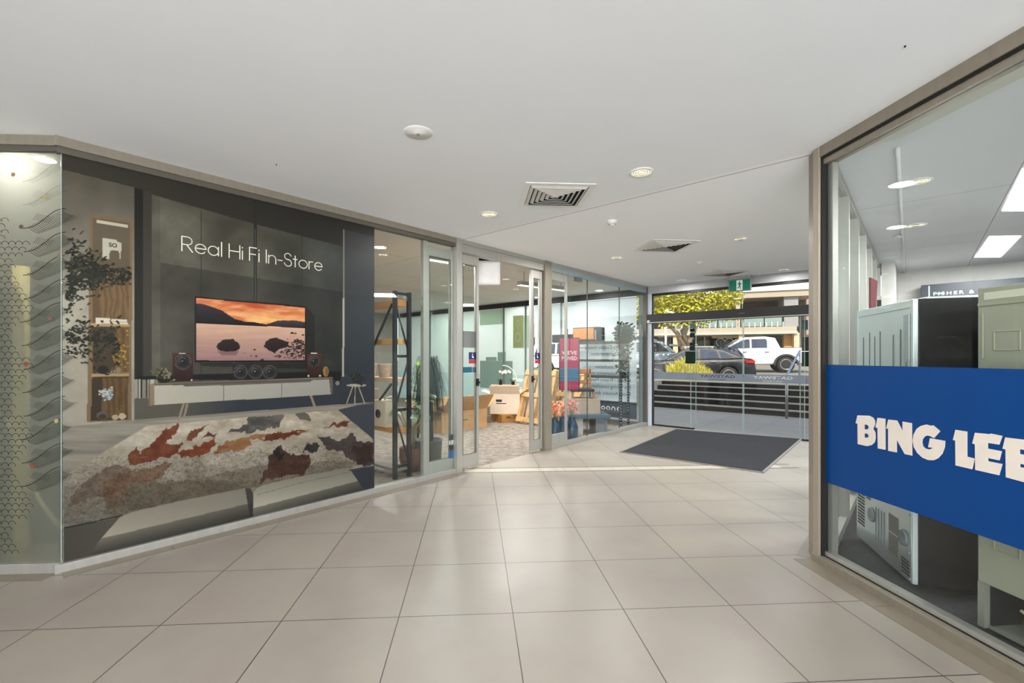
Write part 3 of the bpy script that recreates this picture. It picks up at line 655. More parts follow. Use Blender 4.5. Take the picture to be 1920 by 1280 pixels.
    for L in ([(528, 800), (545, 775), (575, 757), (630, 752), (645, 768), (655, 768), (672, 795), (668, 815), (640, 828), (590, 830), (550, 822)], [(815, 800), (825, 768), (850, 750), (890, 744), (930, 760), (968, 770), (960, 800), (900, 815), (880, 840), (830, 812)]):
        p.rough(3, .4, 6); p.poly(c3(L), (44, 32, 32), (26, 17, 17), (Y-635)/24); p.smooth()
    p.poly(c3([(535, 826), (668, 824), (650, 850), (560, 850)]), (104, 74, 76), a=.6)
    for i in range(170):
        a = rr.random(); b = rr.random(); x = 1062-150*a*(.3+b); y = 770+110*b-20*a
        if x > 880: q = c3([(x, y)])[0]; p.ell(q[0], q[1], rr.uniform(.8, 3.0), rr.uniform(.6, 1.7), rr.choice([(28, 18, 20), (44, 32, 34), (58, 44, 46)]))
    for x, y, r_ in ((985, 718, 4), (1005, 720, 3), (1050, 728, 3), (760, 818, 3), (770, 857, 3), (700, 838, 1.5), (738, 855, 1.8), (805, 879, 4), (958, 753, 1.5), (1000, 760, 2)): q = c3([(x, y)])[0]; p.ell(q[0], q[1], r_*.9, r_*.45, (30, 20, 22))
    m_ = p.mask([(574, 576), (590, 590), (590, 700), (574, 690)]); p.C[m_] *= .7; m_ = p.mask([(372, 680), (574, 680), (590, 692), (380, 686)]); p.C[m_] *= .6
    # cabinet
    p.poly(c3([(152, 1018), (1100, 985), (1228, 982), (1228, 996), (620, 1018), (155, 1036)]), (120, 108, 96))
    p.poly(c3([(122, 1024), (158, 1020), (158, 1150), (122, 1155)]), (140, 124, 102)); p.poly(c3([(122, 1024), (135, 1022), (135, 1154), (122, 1155)]), (112, 98, 80))
    p.poly(c3([(158, 1034), (1222, 994), (1222, 1084), (158, 1150)]), (186, 183, 172), (158, 158, 154), (X-290)/300)
    p.poly(c3([(1205, 985), (1228, 982), (1228, 1084), (1216, 1085)]), (96, 88, 80))
    p.poly(c3([(158, 1030), (330, 1030), (345, 1040), (1092, 1010), (1110, 998), (1222, 995), (1222, 990), (158, 1024)]), (70, 64, 58), a=.75)
    for x, y0, y1 in ((576, 1022, 1124), (923, 1008, 1102)): a, b = c3([(x, y0), (x, y1)]); p.line(*a, *b, 1.2, (96, 93, 88))
    for L in ([(332, 1146), (305, 1236)], [(355, 1146), (338, 1216)], [(1099, 1098), (1124, 1168)]): a, b = c3(L); p.line(*a, *b, 4.2, (148, 134, 116))
    # speakers
    def woofer(x, y, rx, ry):
        p.ell(x, y, rx, ry, (96, 94, 92)); p.ell(x, y, rx*.94, ry*.94, (24, 24, 25)); p.ell(x, y, rx*.84, ry*.84, (86, 86, 86)); p.ell(x, y, rx*.79, ry*.79, (30, 31, 33))
        p.ell(x-rx*.15, y-ry*.2, rx*.5, ry*.5, (66, 68, 70)); p.ell(x, y, rx*.42, ry*.42, (28, 29, 31)); p.ell(x, y, rx*.24, ry*.24, (12, 12, 12)); p.ell(x-rx*.08, y-ry*.08, rx*.07, ry*.07, (190, 190, 190))
    gr = 1+.3*(fbm(X/2, Y/30, 8)-.5)
    for L, w_ in (([(268, 838), (390, 838), (392, 1003), (268, 1008)], (330, 889, 50, 48)), ([(1075, 843), (1160, 842), (1160, 978), (1075, 984)], (1115, 887, 35, 34))):
        m_ = p.mask(c3(L)); p.put(m_, (78, 40, 32), (34, 20, 18), (Y-662)/50); p.C[m_] *= gr[m_][:, None]; a = c3([w_[:2]])[0]; woofer(a[0], a[1], w_[2]*.3125, w_[3]*.3125)
        x0, x1 = L[0][0], L[1][0]; xm = (x0+x1)/2; a, b = c3([(xm-18, 839), (xm+14, 839)]); p.line(*a, *b, 1.8, (226, 224, 214))
        yb = L[2][1]
        for xx in (x0+8, x1-8): a = c3([(xx, yb-4)])[0]; p.ell(a[0], a[1], 1.8, 1.8, (214, 210, 200))
    p.poly(c3([(625, 905), (895, 905), (897, 990), (625, 996)]), (40, 26, 22), (22, 16, 15), (Y-683)/26)
    for x in (675, 765, 851): a = c3([(x, 951)])[0]; woofer(a[0], a[1], 13.5, 13)
    # plants and small things on the cabinet
    a = c3([(215, 992)])[0]; p.ell(a[0], a[1], 13, 8, (26, 24, 20))
    for i in range(90): q = c3([(rr.gauss(212, 24), rr.gauss(958, 16))])[0]; p.ell(q[0], q[1], 2.6, 1.7, rr.choice([(42, 42, 28), (70, 68, 46), (104, 100, 74), (128, 124, 98), (30, 30, 20)]))
    a = c3([(1187, 948)])[0]; p.ell(a[0], a[1], 5.2, 9.5, (150, 118, 62)); p.ell(a[0]+1.5, a[1], 2.5, 8, (112, 84, 42))
    for i in range(40): q = c3([(rr.gauss(1200, 15), rr.gauss(893, 12))])[0]; p.ell(q[0], q[1], .9, 1.6, (50, 54, 40))
    a = c3([(1257, 1018)])[0]; p.ell(*a, 6, 6.5, (18, 18, 20)); p.ell(*a, 4, 4.4, (120, 124, 124)); 
    a = c3([(1370, 1031)])[0]; 
    for L in ([(1350, 1035), (1312, 1140)], [(1363, 1035), (1362, 1142)], [(1382, 1035), (1420, 1138)]): q, r_ = c3(L); p.line(*q, *r_, 1.6, (178, 166, 142))
    p.ell(a[0], a[1], 19, 2.5, (160, 158, 148))
    for i in range(120): q = c3([(rr.gauss(1378, 22), rr.gauss(990, 15))])[0]; p.ell(q[0], q[1], 2.2, 1.6, rr.choice([(22, 24, 26), (34, 36, 36), (50, 52, 50)]))
    # rug
    rug = c7([(735, 155), (1690, 75), (1865, 220), (1870, 358), (1720, 370), (640, 603), (318, 668), (318, 408)]); rm = p.mask(rug)
    rn_ = fbm(X/45, Y/18, 20); rf = fbm(X/7, Y/4, 21)
    bc = np.stack([202-34*(rn_-.4)*2, 194-36*(rn_-.4)*2, 180-40*(rn_-.4)*2], -1)*(.9+.2*rf[..., None]); p.C[rm] = bc[rm]
    p.C[rm] *= np.clip(1.03-(Y-770)/520, .6, 1.)[rm][:, None]*np.clip(1.12-(X-330)/1500, .6, 1)[rm][:, None]
    def patch(L, c, c2=None, a=1., rg=14, sd=4, f=.12):
        p.rough(rg, f, sd); m_ = p.mask(c7(L)) & rm; 
        p.smooth(); tt = fbm(X/14, Y/9, sd+3)
        c = tuple(k*.86 for k in c)
        if c2 is None: c2 = tuple(k*.7 for k in c)
        else: c2 = tuple(k*.84 for k in c2)
        p.put(m_, c, c2, (tt-.25)*2, a)
    patch([(430, 425), (520, 370), (640, 345), (660, 400), (620, 470), (540, 500), (430, 520), (340, 560), (360, 500)], (128, 104, 84), a=.65, sd=31)
    patch([(520, 420), (860, 330), (820, 400), (700, 450), (640, 500), (580, 575), (530, 560), (510, 470)], (118, 78, 52), (150, 118, 90), .75, sd=33)
    patch([(660, 440), (1100, 420), (1250, 460), (1150, 490), (900, 540), (660, 580), (600, 560)], (110, 104, 84), (146, 136, 112), .7, sd=35)
    patch([(560, 510), (900, 430), (1300, 350), (1700, 330), (1850, 330), (1700, 380), (1300, 460), (650, 590), (500, 600)], (104, 96, 80), (140, 128, 106), .55, sd=36)
    patch([(900, 140), (870, 205), (820, 235), (915, 245), (870, 300), (760, 325), (640, 350), (640, 290), (690, 258), (700, 285), (760, 255), (800, 190)], (112, 48, 26), (150, 84, 50), .97, sd=37)
    patch([(1075, 210), (1078, 240), (1040, 295), (960, 310), (860, 300), (940, 270), (1000, 250)], (150, 76, 36), (122, 50, 26), .97, sd=38)
    patch([(925, 225), (960, 180), (1050, 145), (1020, 165), (960, 225)], (140, 72, 42), a=.9, sd=39); patch([(1005, 215), (1040, 188), (1095, 195), (1060, 208)], (112, 52, 34), a=.9, sd=40)
    patch([(1065, 300), (1100, 250), (1200, 215), (1560, 170), (1500, 200), (1250, 225), (1260, 250), (1200, 280), (1100, 290)], (178, 136, 84), (148, 84, 46), .9, sd=41)
    patch([(1320, 225), (1340, 190), (1430, 180), (1530, 180), (1440, 212), (1370, 225)], (132, 62, 38), a=.95, sd=42); patch([(1620, 160), (1700, 130), (1760, 125), (1730, 152)], (128, 56, 36), a=.9, sd=43)
    patch([(1140, 180), (1230, 145), (1240, 115), (1300, 95), (1430, 100), (1400, 155), (1300, 175), (1230, 190)], (66, 66, 68), (120, 118, 114), .88, sd=44)
    patch([(1480, 95), (1530, 85), (1560, 130), (1500, 125)], (86, 84, 84), a=.7, sd=45)
    patch([(1350, 300), (1400, 255), (1450, 300), (1540, 300), (1560, 330), (1520, 400), (1440, 400), (1340, 420), (1290, 440), (1330, 360)], (74, 42, 32), (104, 70, 54), .95, sd=46)
    patch([(1360, 290), (1395, 255), (1420, 300), (1400, 330)], (40, 40, 46), a=.9, sd=47); patch([(1510, 285), (1530, 240), (1600, 245), (1580, 285)], (48, 48, 54), a=.9, sd=48)
    patch([(1580, 200), (1640, 210), (1700, 230), (1760, 190), (1790, 230), (1865, 230), (1870, 350), (1790, 350), (1700, 280), (1640, 275)], (56, 54, 60), (84, 66, 60), .9, sd=49)
    patch([(1760, 260), (1865, 240), (1865, 330), (1790, 350)], (74, 48, 42), a=.8, sd=50)
    sp_m = rm & (fbm(X/3, Y/2, 70) > .56) & (Y > 850+(X-300)*-.06); p.C[sp_m] *= .8
    gm_ = rm & (fbm(X/22, Y/10, 72) > .55); p.C[gm_] *= np.array([.95, .94, .92])
    p.rough(5, .2, 60); p.line(350, 890, 462, 858, 1, (150, 140, 122), .4); p.smooth()
    # ground in front of the rug and the two stools
    p.poly(c7([(318, 668), (640, 603), (720, 560), (640, 850), (318, 850)]), (78, 76, 68), (96, 93, 84), (X-130)/120)
    a, b = c7([(320, 666), (610, 604)]); p.line(*a, *b, 2.2, (30, 26, 22))
    p.poly(c7([(1700, 380), (1870, 355), (1870, 480), (1600, 500)]), (52, 58, 68))
    o1 = c7([(430, 830), (500, 725), (570, 645), (600, 610), (660, 585), (900, 530), (1225, 467), (1252, 468), (1262, 490), (1266, 620)]); fr = 1010+(-(X-195)*.2375)
    ft = (Y-(1010-(X-195)*.2375)); m_ = p.mask(o1); p.put(m_, (176, 171, 157), (150, 146, 134), (fr-Y)/44); m2 = m_ & (ft > -2); p.put(m2, (122, 118, 108), (66, 64, 60), (ft+2)/26); p.C[m_] *= np.clip(1.1-(X-200)/1400, .7, 1.1)[m_][:, None]
    p.poly(c7([(1225, 467), (1252, 468), (1266, 490), (1266, 620), (1250, 610)]), (50, 49, 46), a=.8)
    o2 = c7([(1266, 612), (1268, 490), (1285, 465), (1320, 450), (1500, 408), (1720, 368), (1755, 380), (1790, 430), (1822, 480)]); m_ = p.mask(o2); fr = 953+(-(X-480)*.26); ft = Y-fr
    p.put(m_, (196, 192, 178), (150, 147, 136), (fr-Y)/36); m2 = m_ & (ft > -2); p.put(m2, (128, 125, 116), (62, 62, 62), (ft+2)/26); p.C[m_] *= np.clip(1.1-(X-480)/700, .6, 1.1)[m_][:, None]
    a, b = c7([(1285, 500), (1500, 440)]); p.line(*a, *b, 1.3, (120, 117, 106), .7); a, b = c7([(1500, 440), (1750, 385)]); p.line(*a, *b, 1.3, (110, 108, 98), .7)
    # dark maple foliage entering from the left
    for i in range(980):
        k_ = rr.random()
        if k_ < .5: t_ = rr.random(); x = 125+t_*62+rr.gauss(0, 10); y = 500+rr.gauss(0, 28-12*t_)+t_*12
        elif k_ < .68: t_ = rr.random(); x = 170+75*t_; y = 512+t_*4+rr.gauss(0, 9)
        elif k_ < .75: x = 130+rr.gauss(4, 8); y = 552+rr.gauss(0, 14)
        else: t_ = rr.random(); x = 125+t_*100; y = 632+rr.gauss(0, 20)+12*t_
        if x < 124: continue
        p.ell(x, y, rr.uniform(3., 5.4), rr.uniform(1.3, 2.5), rr.choice([(22, 24, 15), (30, 32, 20), (42, 44, 28), (62, 62, 44), (36, 38, 24), (22, 22, 14)]), rot=rr.uniform(-1, 1))
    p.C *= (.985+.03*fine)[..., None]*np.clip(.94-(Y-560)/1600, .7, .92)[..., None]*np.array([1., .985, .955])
    return p.C
PRINT = vcol_mat('printed_film', .4, .25)
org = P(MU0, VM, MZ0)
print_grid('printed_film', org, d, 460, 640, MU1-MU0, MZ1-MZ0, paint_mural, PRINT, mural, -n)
# thin monoline lettering
INKW = mat('white_print', (236, 232, 218), .5)
def arc(cx, cy, rx, ry, a0, a1, k=18): return [(cx+rx*math.cos(math.radians(a0+(a1-a0)*i/k)), cy+ry*math.sin(math.radians(a0+(a1-a0)*i/k))) for i in range(k+1)]
GL = {
 'R': (.58, [[(0, 0), (0, 1)], [(0, 1), (.3, 1)]+arc(.3, .735, .25, .265, 90, -90)+[(0, .47)], [(.25, .47), (.58, 0)]]),
 'e': (.62, [[(.02, .33), (.62, .33)]+arc(.32, .32, .30, .32, 2, 322, 26)]),
 'a': (.62, [arc(.3, .32, .3, .32, 0, 360, 28), [(.6, .64), (.6, 0)]]),
 'l': (.06, [[(.03, 0), (.03, 1.02)]]), 'H': (.66, [[(0, 0), (0, 1)], [(.66, 0), (.66, 1)], [(0, .52), (.66, .52)]]),
 'i': (.06, [[(.03, 0), (.03, .64)], [(.03, .84), (.03, .9)]]), 'F': (.46, [[(0, 0), (0, 1), (.46, 1)], [(0, .5), (.4, .5)]]),
 'I': (.06, [[(.03, 0), (.03, 1)]]), 'n': (.5, [[(0, 0), (0, .64)], [(0, .36)]+arc(.25, .38, .25, .26, 180, 0)+[(.5, 0)]]),
 '-': (.34, [[(.02, .36), (.32, .36)]]), 'S': (.52, [arc(.26, .75, .24, .25, 15, 180, 14)+arc(.26, .77, .24, .26, 190, 250, 5)+arc(.27, .25, .25, .27, 70, -10, 8)+arc(.27, .25, .26, .26, -15, -175, 16)]),
 't': (.3, [[(.15, 0), (.15, .9)], [(0, .62), (.3, .62)]]), 'o': (.64, [arc(.32, .32, .32, .32, 0, 360, 28)]),
 'r': (.3, [[(0, 0), (0, .64)], [(0, .38)]+arc(.24, .4, .24, .23, 180, 75, 10)])}
def strokes(mb, s, org, ux, uy, h, w, sp, gap, out, adv=.0):
    x = 0; g = Vector(out)*.0012
    for ch in s:
        if ch == ' ': x += gap; continue
        wd, ls = GL[ch]
        for L in ls:
            q = [org+ux*((x+a)*h)+uy*(b*h) for a, b in L]
            for i in range(len(q)-1):
                t = (q[i+1]-q[i]).normalized(); s_ = t.cross(Vector(out)).normalized()*w/2; e = t*w*.3
                mb.add([q[i]-e-s_, q[i+1]+e-s_, q[i+1]+e+s_, q[i]-e+s_], [(0, 1, 2, 3)])
        x += wd+sp
    return x*h
ta = onv(341, 470, VM-.0015); tb = onv(607, 510, VM-.0015); hT = onv(341, 442.5, VM-.0015).z-ta.z
tot = sum(GL[c][0]+.13 if c != ' ' else .3 for c in 'Real Hi Fi In-Store')*hT
kx = (uv(tb)[0]-uv(ta)[0])/tot
m = MB(); strokes(m, 'Real Hi Fi In-Store', ta, d*kx, UP, hT, .0075, .13, .3, -n); m.build('lettering', INKW, mural)
print('text slope z', ta.z, tb.z)
text_mesh('lettering', 'SO', .038, mat('dark_print', (40, 38, 34), .6), onv(204, 462, VM-.0015), d, UP, mural, sx=.9, bold=.001)

# ============================================================ frosted pane with etched scales and palm fronds
FROST = bpy.data.materials.new('frosted_glass'); FROST.use_nodes = True
nt = FROST.node_tree; N = nt.nodes; L_ = nt.links; N.remove(N['Principled BSDF'])
df = N.new('ShaderNodeBsdfDiffuse'); df.inputs[0].default_value = rgb(138, 141, 128); tl = N.new('ShaderNodeBsdfTranslucent'); tl.inputs[0].default_value = rgb(168, 170, 158)
tp = N.new('ShaderNodeBsdfRefraction'); tp.inputs['IOR'].default_value = 1.02; tp.inputs['Roughness'].default_value = .22; tp.inputs[0].default_value = rgb(196, 196, 178)
gs = N.new('ShaderNodeBsdfGlossy'); gs.inputs['Roughness'].default_value = .12
a1 = N.new('ShaderNodeMixShader'); a1.inputs[0].default_value = .45; L_.new(df.outputs[0], a1.inputs[1]); L_.new(tl.outputs[0], a1.inputs[2])
a2 = N.new('ShaderNodeMixShader'); a2.inputs[0].default_value = .42; L_.new(a1.outputs[0], a2.inputs[1]); L_.new(tp.outputs[0], a2.inputs[2])
lwf = N.new('ShaderNodeLayerWeight'); pwf = N.new('ShaderNodeMath'); pwf.operation = 'POWER'; L_.new(lwf.outputs['Facing'], pwf.inputs[0]); pwf.inputs[1].default_value = 4
fr_ = N.new('ShaderNodeMath'); fr_.operation = 'MULTIPLY_ADD'; L_.new(pwf.outputs[0], fr_.inputs[0]); fr_.inputs[1].default_value = .5; fr_.inputs[2].default_value = .04
a3 = N.new('ShaderNodeMixShader'); L_.new(fr_.outputs[0], a3.inputs[0]); L_.new(a2.outputs[0], a3.inputs[1]); L_.new(gs.outputs[0], a3.inputs[2]); L_.new(a3.outputs[0], N['Material Output'].inputs[0])
m = MB(); m.quad(A+lw_dir*.0+UP*(SILL+.01), A+lw_dir*3+UP*(SILL+.01), A+lw_dir*3+UP*(TOPF-.02), A+UP*(TOPF-.02)); m.build('frosted_pane', FROST, w4)
fil = thing('etched_film', 'etched film of fish scales, palm fronds and dots on the frosted pane', 'window film', tuple(A+lw_dir*.4-ln*.003))
def onl(px, py): return hit(px, py, A-ln*.003, ln)
INKD = mat('etched_line_dark', (40, 42, 34), .5)
pi = Vector((-1, 0, 0))
def ribbon(mb, pts, w):
    q = [onl(*p) if len(p) == 2 else p for p in pts]
    for i in range(len(q)-1):
        t = (q[i+1]-q[i]).normalized(); s_ = t.cross(ln).normalized()*w/2
        mb.add([q[i]-s_, q[i+1]-s_, q[i+1]+s_, q[i]+s_], [(0, 1, 2, 3)])
m = MB()
S = 11.5
for r_ in range(58):                                  # fish scales
    y = 415+r_*S*.95
    if y > 1050: break
    wid = 40+18*math.sin(r_*.55) if y > 450 else 14
    for c_ in range(-2, 8):
        x = c_*S*1.15+(S*.57 if r_ % 2 else 0)-4
        if x > wid: continue
        ribbon(m, [(x+S*.6*math.cos(a), y-S*.62*math.sin(a)) for a in [math.pi*(1-i/5) for i in range(6)]], .0032)
m.build('scale_pattern', INKD, fil)
m = MB(); rq = random.Random(5)
for k_, y0 in enumerate(range(340, 930, 44)):
    # stem rising to the right
    L0 = 78; x0 = 40+rq.uniform(-3, 5); tip = (x0+L0, y0-36); big = 1 if y0 > 560 else .6
    st = [(x0+L0*t, y0-36*t+5*math.sin(t*6)) for t in [i/8 for i in range(9)]]
    ribbon(m, st, .005 if y0 > 420 else .002)
    for i in range(18):                                # curved leaflets
        t = .12+i*.047; bx = x0+L0*t; by = y0-36*t; ln_ = (32-14*abs(t-.5))*(1 if y0 > 400 else .5)
        a = 1.05-.2*t; ribbon(m, [(bx+ln_*f*math.cos(a-.5*f), by+ln_*f*math.sin(a-.5*f)) for f in (0, .35, .7, 1)], .0032 if y0 > 400 else .0012)
    for i in range(9):
        bx = x0+18+i*3.6; by = y0-16+i*.8; ribbon(m, [(bx, by), (bx+9, by-12)], .002 if y0 > 400 else .001)
m.build('frond_pattern', INKD, fil)
for i, (x, y, c_) in enumerate([(25, 327, (150, 134, 96)), (84, 370, (166, 150, 96)), (40, 425, (96, 74, 58)), (111, 479, (120, 92, 82)), (95, 596, (112, 80, 70)), (49, 682, (128, 58, 38)), (106, 789, (160, 142, 100)), (61, 874, (132, 60, 36))]):
    c0_ = onl(x, y); m = MB(); m.prism([c0_-ln*.001+pi*(.0135*math.cos(a))+UP*(.0135*math.sin(a)) for a in [2*math.pi*j/18 for j in range(18)]], -ln*.0006); m.build('printed_dot', mat('dot_ink_%d' % c_[0], c_, .5), fil)
# yellow padded column behind the frosted pane, and dark screen added to darken it
m = MB(); bp = onl(18, 700)+ln*.1; m.lathe([(.04, 0.02), (.04, 1.95)], (bp.x-.03, bp.y, 0), 16)
tag(m.build('padded_post', mat('mustard_padding', (226, 208, 140), .6)), 'yellow padded post seen through the frosted pane at far left', 'post')
m = MB(); m.box(-6.2, -2.98, 3.36, 3.4, 0, 2.05); m.build('darkening_screen', mat('dark_screen', (38, 38, 34), .7)); tag(bpy.data.objects['darkening_screen'], 'added dark screen that darkens the frosted pane from behind', 'partition')
m = MB(); m.tube([(-3.35, 3.12, .95), (-3.22, 3.1, .62), (-3.08, 3.08, .38), (-2.92, 3.06, .22)], .012); tag(m.build('cable', mat('pale_cable', (200, 190, 160), .5)), 'pale cable sagging diagonally behind the frosted pane', 'cable')

# ============================================================ CEILING FITTINGS
TRIMW = mat('fitting_white', (236, 236, 234), .4)
LENS = emit_mat('downlight_lens', (255, 247, 214), .9); REFL = mat('reflector_silver', (230, 228, 210), .15, .8)
def downlight(loc, r=.088, e=16., parent_lens=LENS, col=(1, .96, .87), name='downlight'):
    t = thing(name, loc=(0, 0, 0))
    m = MB(); m.lathe([(r*.80, -.001), (r*.84, -.009), (r*.97, -.008), (r, 0)], seg=28, caps=False); m.build('trim_ring', TRIMW, t)
    m = MB(); m.lathe([(0.001, .0), (r*.5, -.0005), (r*.82, -.003)], seg=24, caps=False); q = m.build('lens', parent_lens, t)
    m = MB()
    for k in range(3): rr_ = r*(.25+.2*k); m.lathe([(rr_, -.0035), (rr_+.004, -.0065), (rr_+.008, -.0035)], seg=24, caps=False)
    m.build('reflector_ring', REFL, q)
    t.location = loc; return t
def lamp(parent, e, loc=(0, 0, -.03), size=.15, color=(1, .96, .88)):
    l = bpy.data.lights.new('lamp', 'AREA'); l.shape = 'DISK'; l.size = size; l.energy = e; l.color = color
    o = bpy.data.objects.new('lamp', l); COL.objects.link(o); o.parent = parent; o.location = loc; return o
def cp(px, py, z=CEIL): return onz(px, py, z)
DL = [((1203, 322), 'lit downlight nearest the camera, right of the square air vent'), ((917, 401), 'lit downlight left of the large vent, near the hifi doors'),
      ((1388, 447), 'lit downlight in the far ceiling, right of the middle air vent'), ((1156, 483), 'lit downlight close to the glass corner, left of the middle vent'),
      ((1278, 525), 'small far downlight left of the green exit sign'), ((1469, 505), 'far downlight right of the exit sign, beside the column')]
d0 = None
for k, (q, lab) in enumerate(DL):
    c = cp(*q)
    if d0 is None: o = d0 = downlight(tuple(c))
    else: o = copy_tree(d0); o.location = c
    tag(o, lab, 'downlight', 'arcade ceiling downlights'); lamp(o, (4, 8, 14, 14, 2, 2)[k], color=(1, .98, .94))
for k, (x, y) in enumerate([(-1.2, 1.2), (1.0, 1.4), (-1.6, -.8), (1.1, -1.0), (-.3, -3)]):  # unseen downlights added to even out the bounce light
    o = copy_tree(d0); o.location = (x, y, CEIL); tag(o, 'unseen ceiling downlight added around the photographer for even light', 'downlight', 'added downlights around the viewpoint'); lamp(o, 3, color=(1, .98, .94))
# square vents
def vent(c, s, ang, hi=None):
    t = thing('air_vent', loc=(0, 0, 0)); h = s/2
    def ring(mb, a, b, z0, z1):
        for sx, sy in ((1, 0), (0, 1), (-1, 0), (0, -1)):
            px_, py_ = -sy, sx
            q = [(sx*a+px_*a, sy*a+py_*a, z0), (sx*a-px_*a, sy*a-py_*a, z0), (sx*b-px_*b, sy*b-py_*b, z1), (sx*b+px_*b, sy*b+py_*b, z1)]
            mb.add(q+[(x, y, z+.002) for x, y, z in q], [(0, 1, 2, 3), (7, 6, 5, 4), (0, 3, 7, 4), (1, 0, 4, 5), (2, 1, 5, 6), (3, 2, 6, 7)])
    m = MB(); ring(m, h, h-.045, -.008, -.008); ring(m, h, h-.002, -.008, .0); m.build('frame', TRIMW, t)
    m = MB(); m.box(-h+.04, h-.04, -h+.04, h-.04, -.0035, -.001); m.build('duct_shadow', mat('duct_black', (16, 15, 14), .9), t)
    k = 6; g = (h-.05)/k
    for i in range(k): m = MB(); ring(m, h-.05-g*i, h-.05-g*(i+.62), -.006, -.022); m.build('louvre', mat('louvre_white', (214, 212, 206), .5), t)
    t.location = c; t.rotation_euler = (0, 0, ang); return t
for px4, lab in (([(986, 341), (1121.5, 344), (1085, 387.5), (973.6, 385.4)], 'large square air vent in the near ceiling with angled louvres'),
                 ([(1221.7, 448), (1312, 450.4), (1271, 471.4), (1190, 469.7)], 'middle square air vent beyond the ceiling joint line'),
                 ([(1344, 504), (1409, 505), (1367, 518), (1310, 516)], 'farthest square air vent, just in front of the exit sign')):
    q = [cp(*p) for p in px4]; c = sum(q, Vector())/4; e1 = (q[1]-q[0]); e2 = q[2]-q[3]; s = (e1.length+e2.length+(q[3]-q[0]).length+(q[2]-q[1]).length)/4
    ee = e1+e2; print('vent', s, math.degrees(math.atan2(ee.y, ee.x)))
    tag(vent(tuple(c), min(s, .62), math.atan2(ee.y, ee.x)), lab, 'vent', 'ceiling air vents')
t = thing('ceiling_speaker', 'round white flat ceiling speaker plate above the hifi window', 'speaker'); m = MB(); m.lathe([(0.001, -.012), (.03, -.012), (.033, -.009), (.06, -.009), (.064, -.006), (.085, -.006), (.09, 0)], seg=32, caps=False); m.build('plate', TRIMW, t)
m = MB(); m.lathe([(.001, -.02), (.008, -.018), (.01, -.012)], seg=12, caps=False); m.build('centre_boss', mat('boss_grey', (120, 120, 118), .4), t); t.location = cp(784, 248)
t = thing('smoke_detector', 'small white smoke detector on the far side of the ceiling joint', 'smoke detector')
m = MB(); m.lathe([(.001, -.05), (.022, -.05), (.03, -.042), (.034, -.03), (.04, -.026), (.05, -.02), (.052, 0)], seg=24, caps=False); m.build('body', TRIMW, t)
m = MB()
for k in range(10): a = 2*math.pi*k/10; m.par((.031*math.cos(a)-.003, .031*math.sin(a)-.003, -.042), (.006, 0, 0), (0, .006, 0), (0, 0, .01))
m.build('sensing_slot', DARK, t); t.location = cp(1148, 414)
t = thing('sprinkler_rose', 'tiny white ceiling sensor between the middle and far vents', 'sensor'); m = MB(); m.lathe([(.001, -.035), (.02, -.02), (.04, -.006), (.045, 0)], seg=20, caps=False); m.build('body', TRIMW, t); t.location = cp(1311, 491)
for i, (q, lb_) in enumerate((((518, 308), 'tiny dark fixing speck on the ceiling above the mural'), ((1697, 86), 'tiny dark fixing speck on the ceiling near the right glass'))):
    m = MB(); c = cp(*q); m.lathe([(.0045, 0), (.003, -.006), (.001, -.008)], c, 10); tag(m.build('ceiling_screw', DARK), lb_, 'screw')
# exit sign
ue = UL-.10; a = onu(1368, 526, ue); b = onu(1407, 526, ue); va, vb = uv(a)[1], uv(b)[1]; zc = onu(1387, 545, ue).z
ex = thing('exit_sign', 'green running man exit sign hanging before the street doors', 'sign', tuple(P(ue, (va+vb)/2, zc)))
m = MB(); m.fb(ue-.02, ue+.05, vb-.01, va+.01, zc-.005, zc+.20); m.build('housing', mat('sign_housing_grey', (150, 158, 156), .4), ex, .004)
m = MB(); m.fb(ue-.05, ue+.06, vb-.02, va+.02, zc+.20, CEIL); m.build('mounting_tray', ALU, ex)
m = MB(); m.fb(ue-.024, ue-.02, vb+.0, va-.0, zc+.005, zc+.185); m.build('green_panel', mat('exit_green', (4, 104, 82), .35, emit=(4, 104, 82), es=.25), ex)
vc = (va+vb)/2; wv = abs(va-vb)
m = MB(); m.fb(ue-.026, ue-.024, vc-wv*.145, vc+wv*.145, zc+.008, zc+.18); m.build('pictogram_panel', emit_mat('exit_white', (214, 230, 226), .2), ex)
RM = [[(.5, .93), (.58, .93), (.62, .87), (.58, .8), (.5, .8), (.46, .87)], [(.38, .76), (.6, .77), (.72, .62), (.86, .64), (.86, .57), (.68, .54), (.62, .62), (.6, .46), (.74, .3), (.72, .08), (.63, .08), (.64, .28), (.48, .38), (.4, .2), (.12, .2), (.12, .28), (.34, .29), (.42, .5), (.42, .66), (.34, .66), (.22, .5), (.16, .55), (.3, .74)]]
m = MB(); w_ = wv*.29; 
for L in RM: m.prism([P(ue-.0265, vc+w_/2-x*w_, zc+.008+y*.172) for x, y in L], -d*.001)
m.build('running_figure', mat('exit_green_dark', (4, 80, 62), .4), ex)
# ============================================================ LEFT SHOP CONTENTS
CARD = mat('cardboard', (176, 138, 96), .8, var=.07, scale=6); CARDL = mat('pale_carton', (214, 196, 174), .75, var=.04); CARDG = mat('grey_carton', (150, 150, 152), .7)
CARDB = mat('brown_carton', (166, 116, 58), .8, var=.08); CARDT = mat('taupe_carton', (168, 150, 134), .8); TAPE = mat('packing_tape', (186, 160, 120), .35)
WOOD = mat('pine_board', (206, 158, 92), .6, var=.16, scale=5, stretch=(1, 1, 9)); WOODO = mat('orange_beam', (190, 130, 66), .55, var=.1); WOODP = mat('pink_pine_board', (204, 170, 140), .6, var=.08)
PINE = mat('pallet_pine', (196, 158, 110), .65, var=.2, scale=7); INK = mat('printed_black', (36, 34, 34), .6)
def fr(px, py, z=0.): return uv(onz(px, py, z))
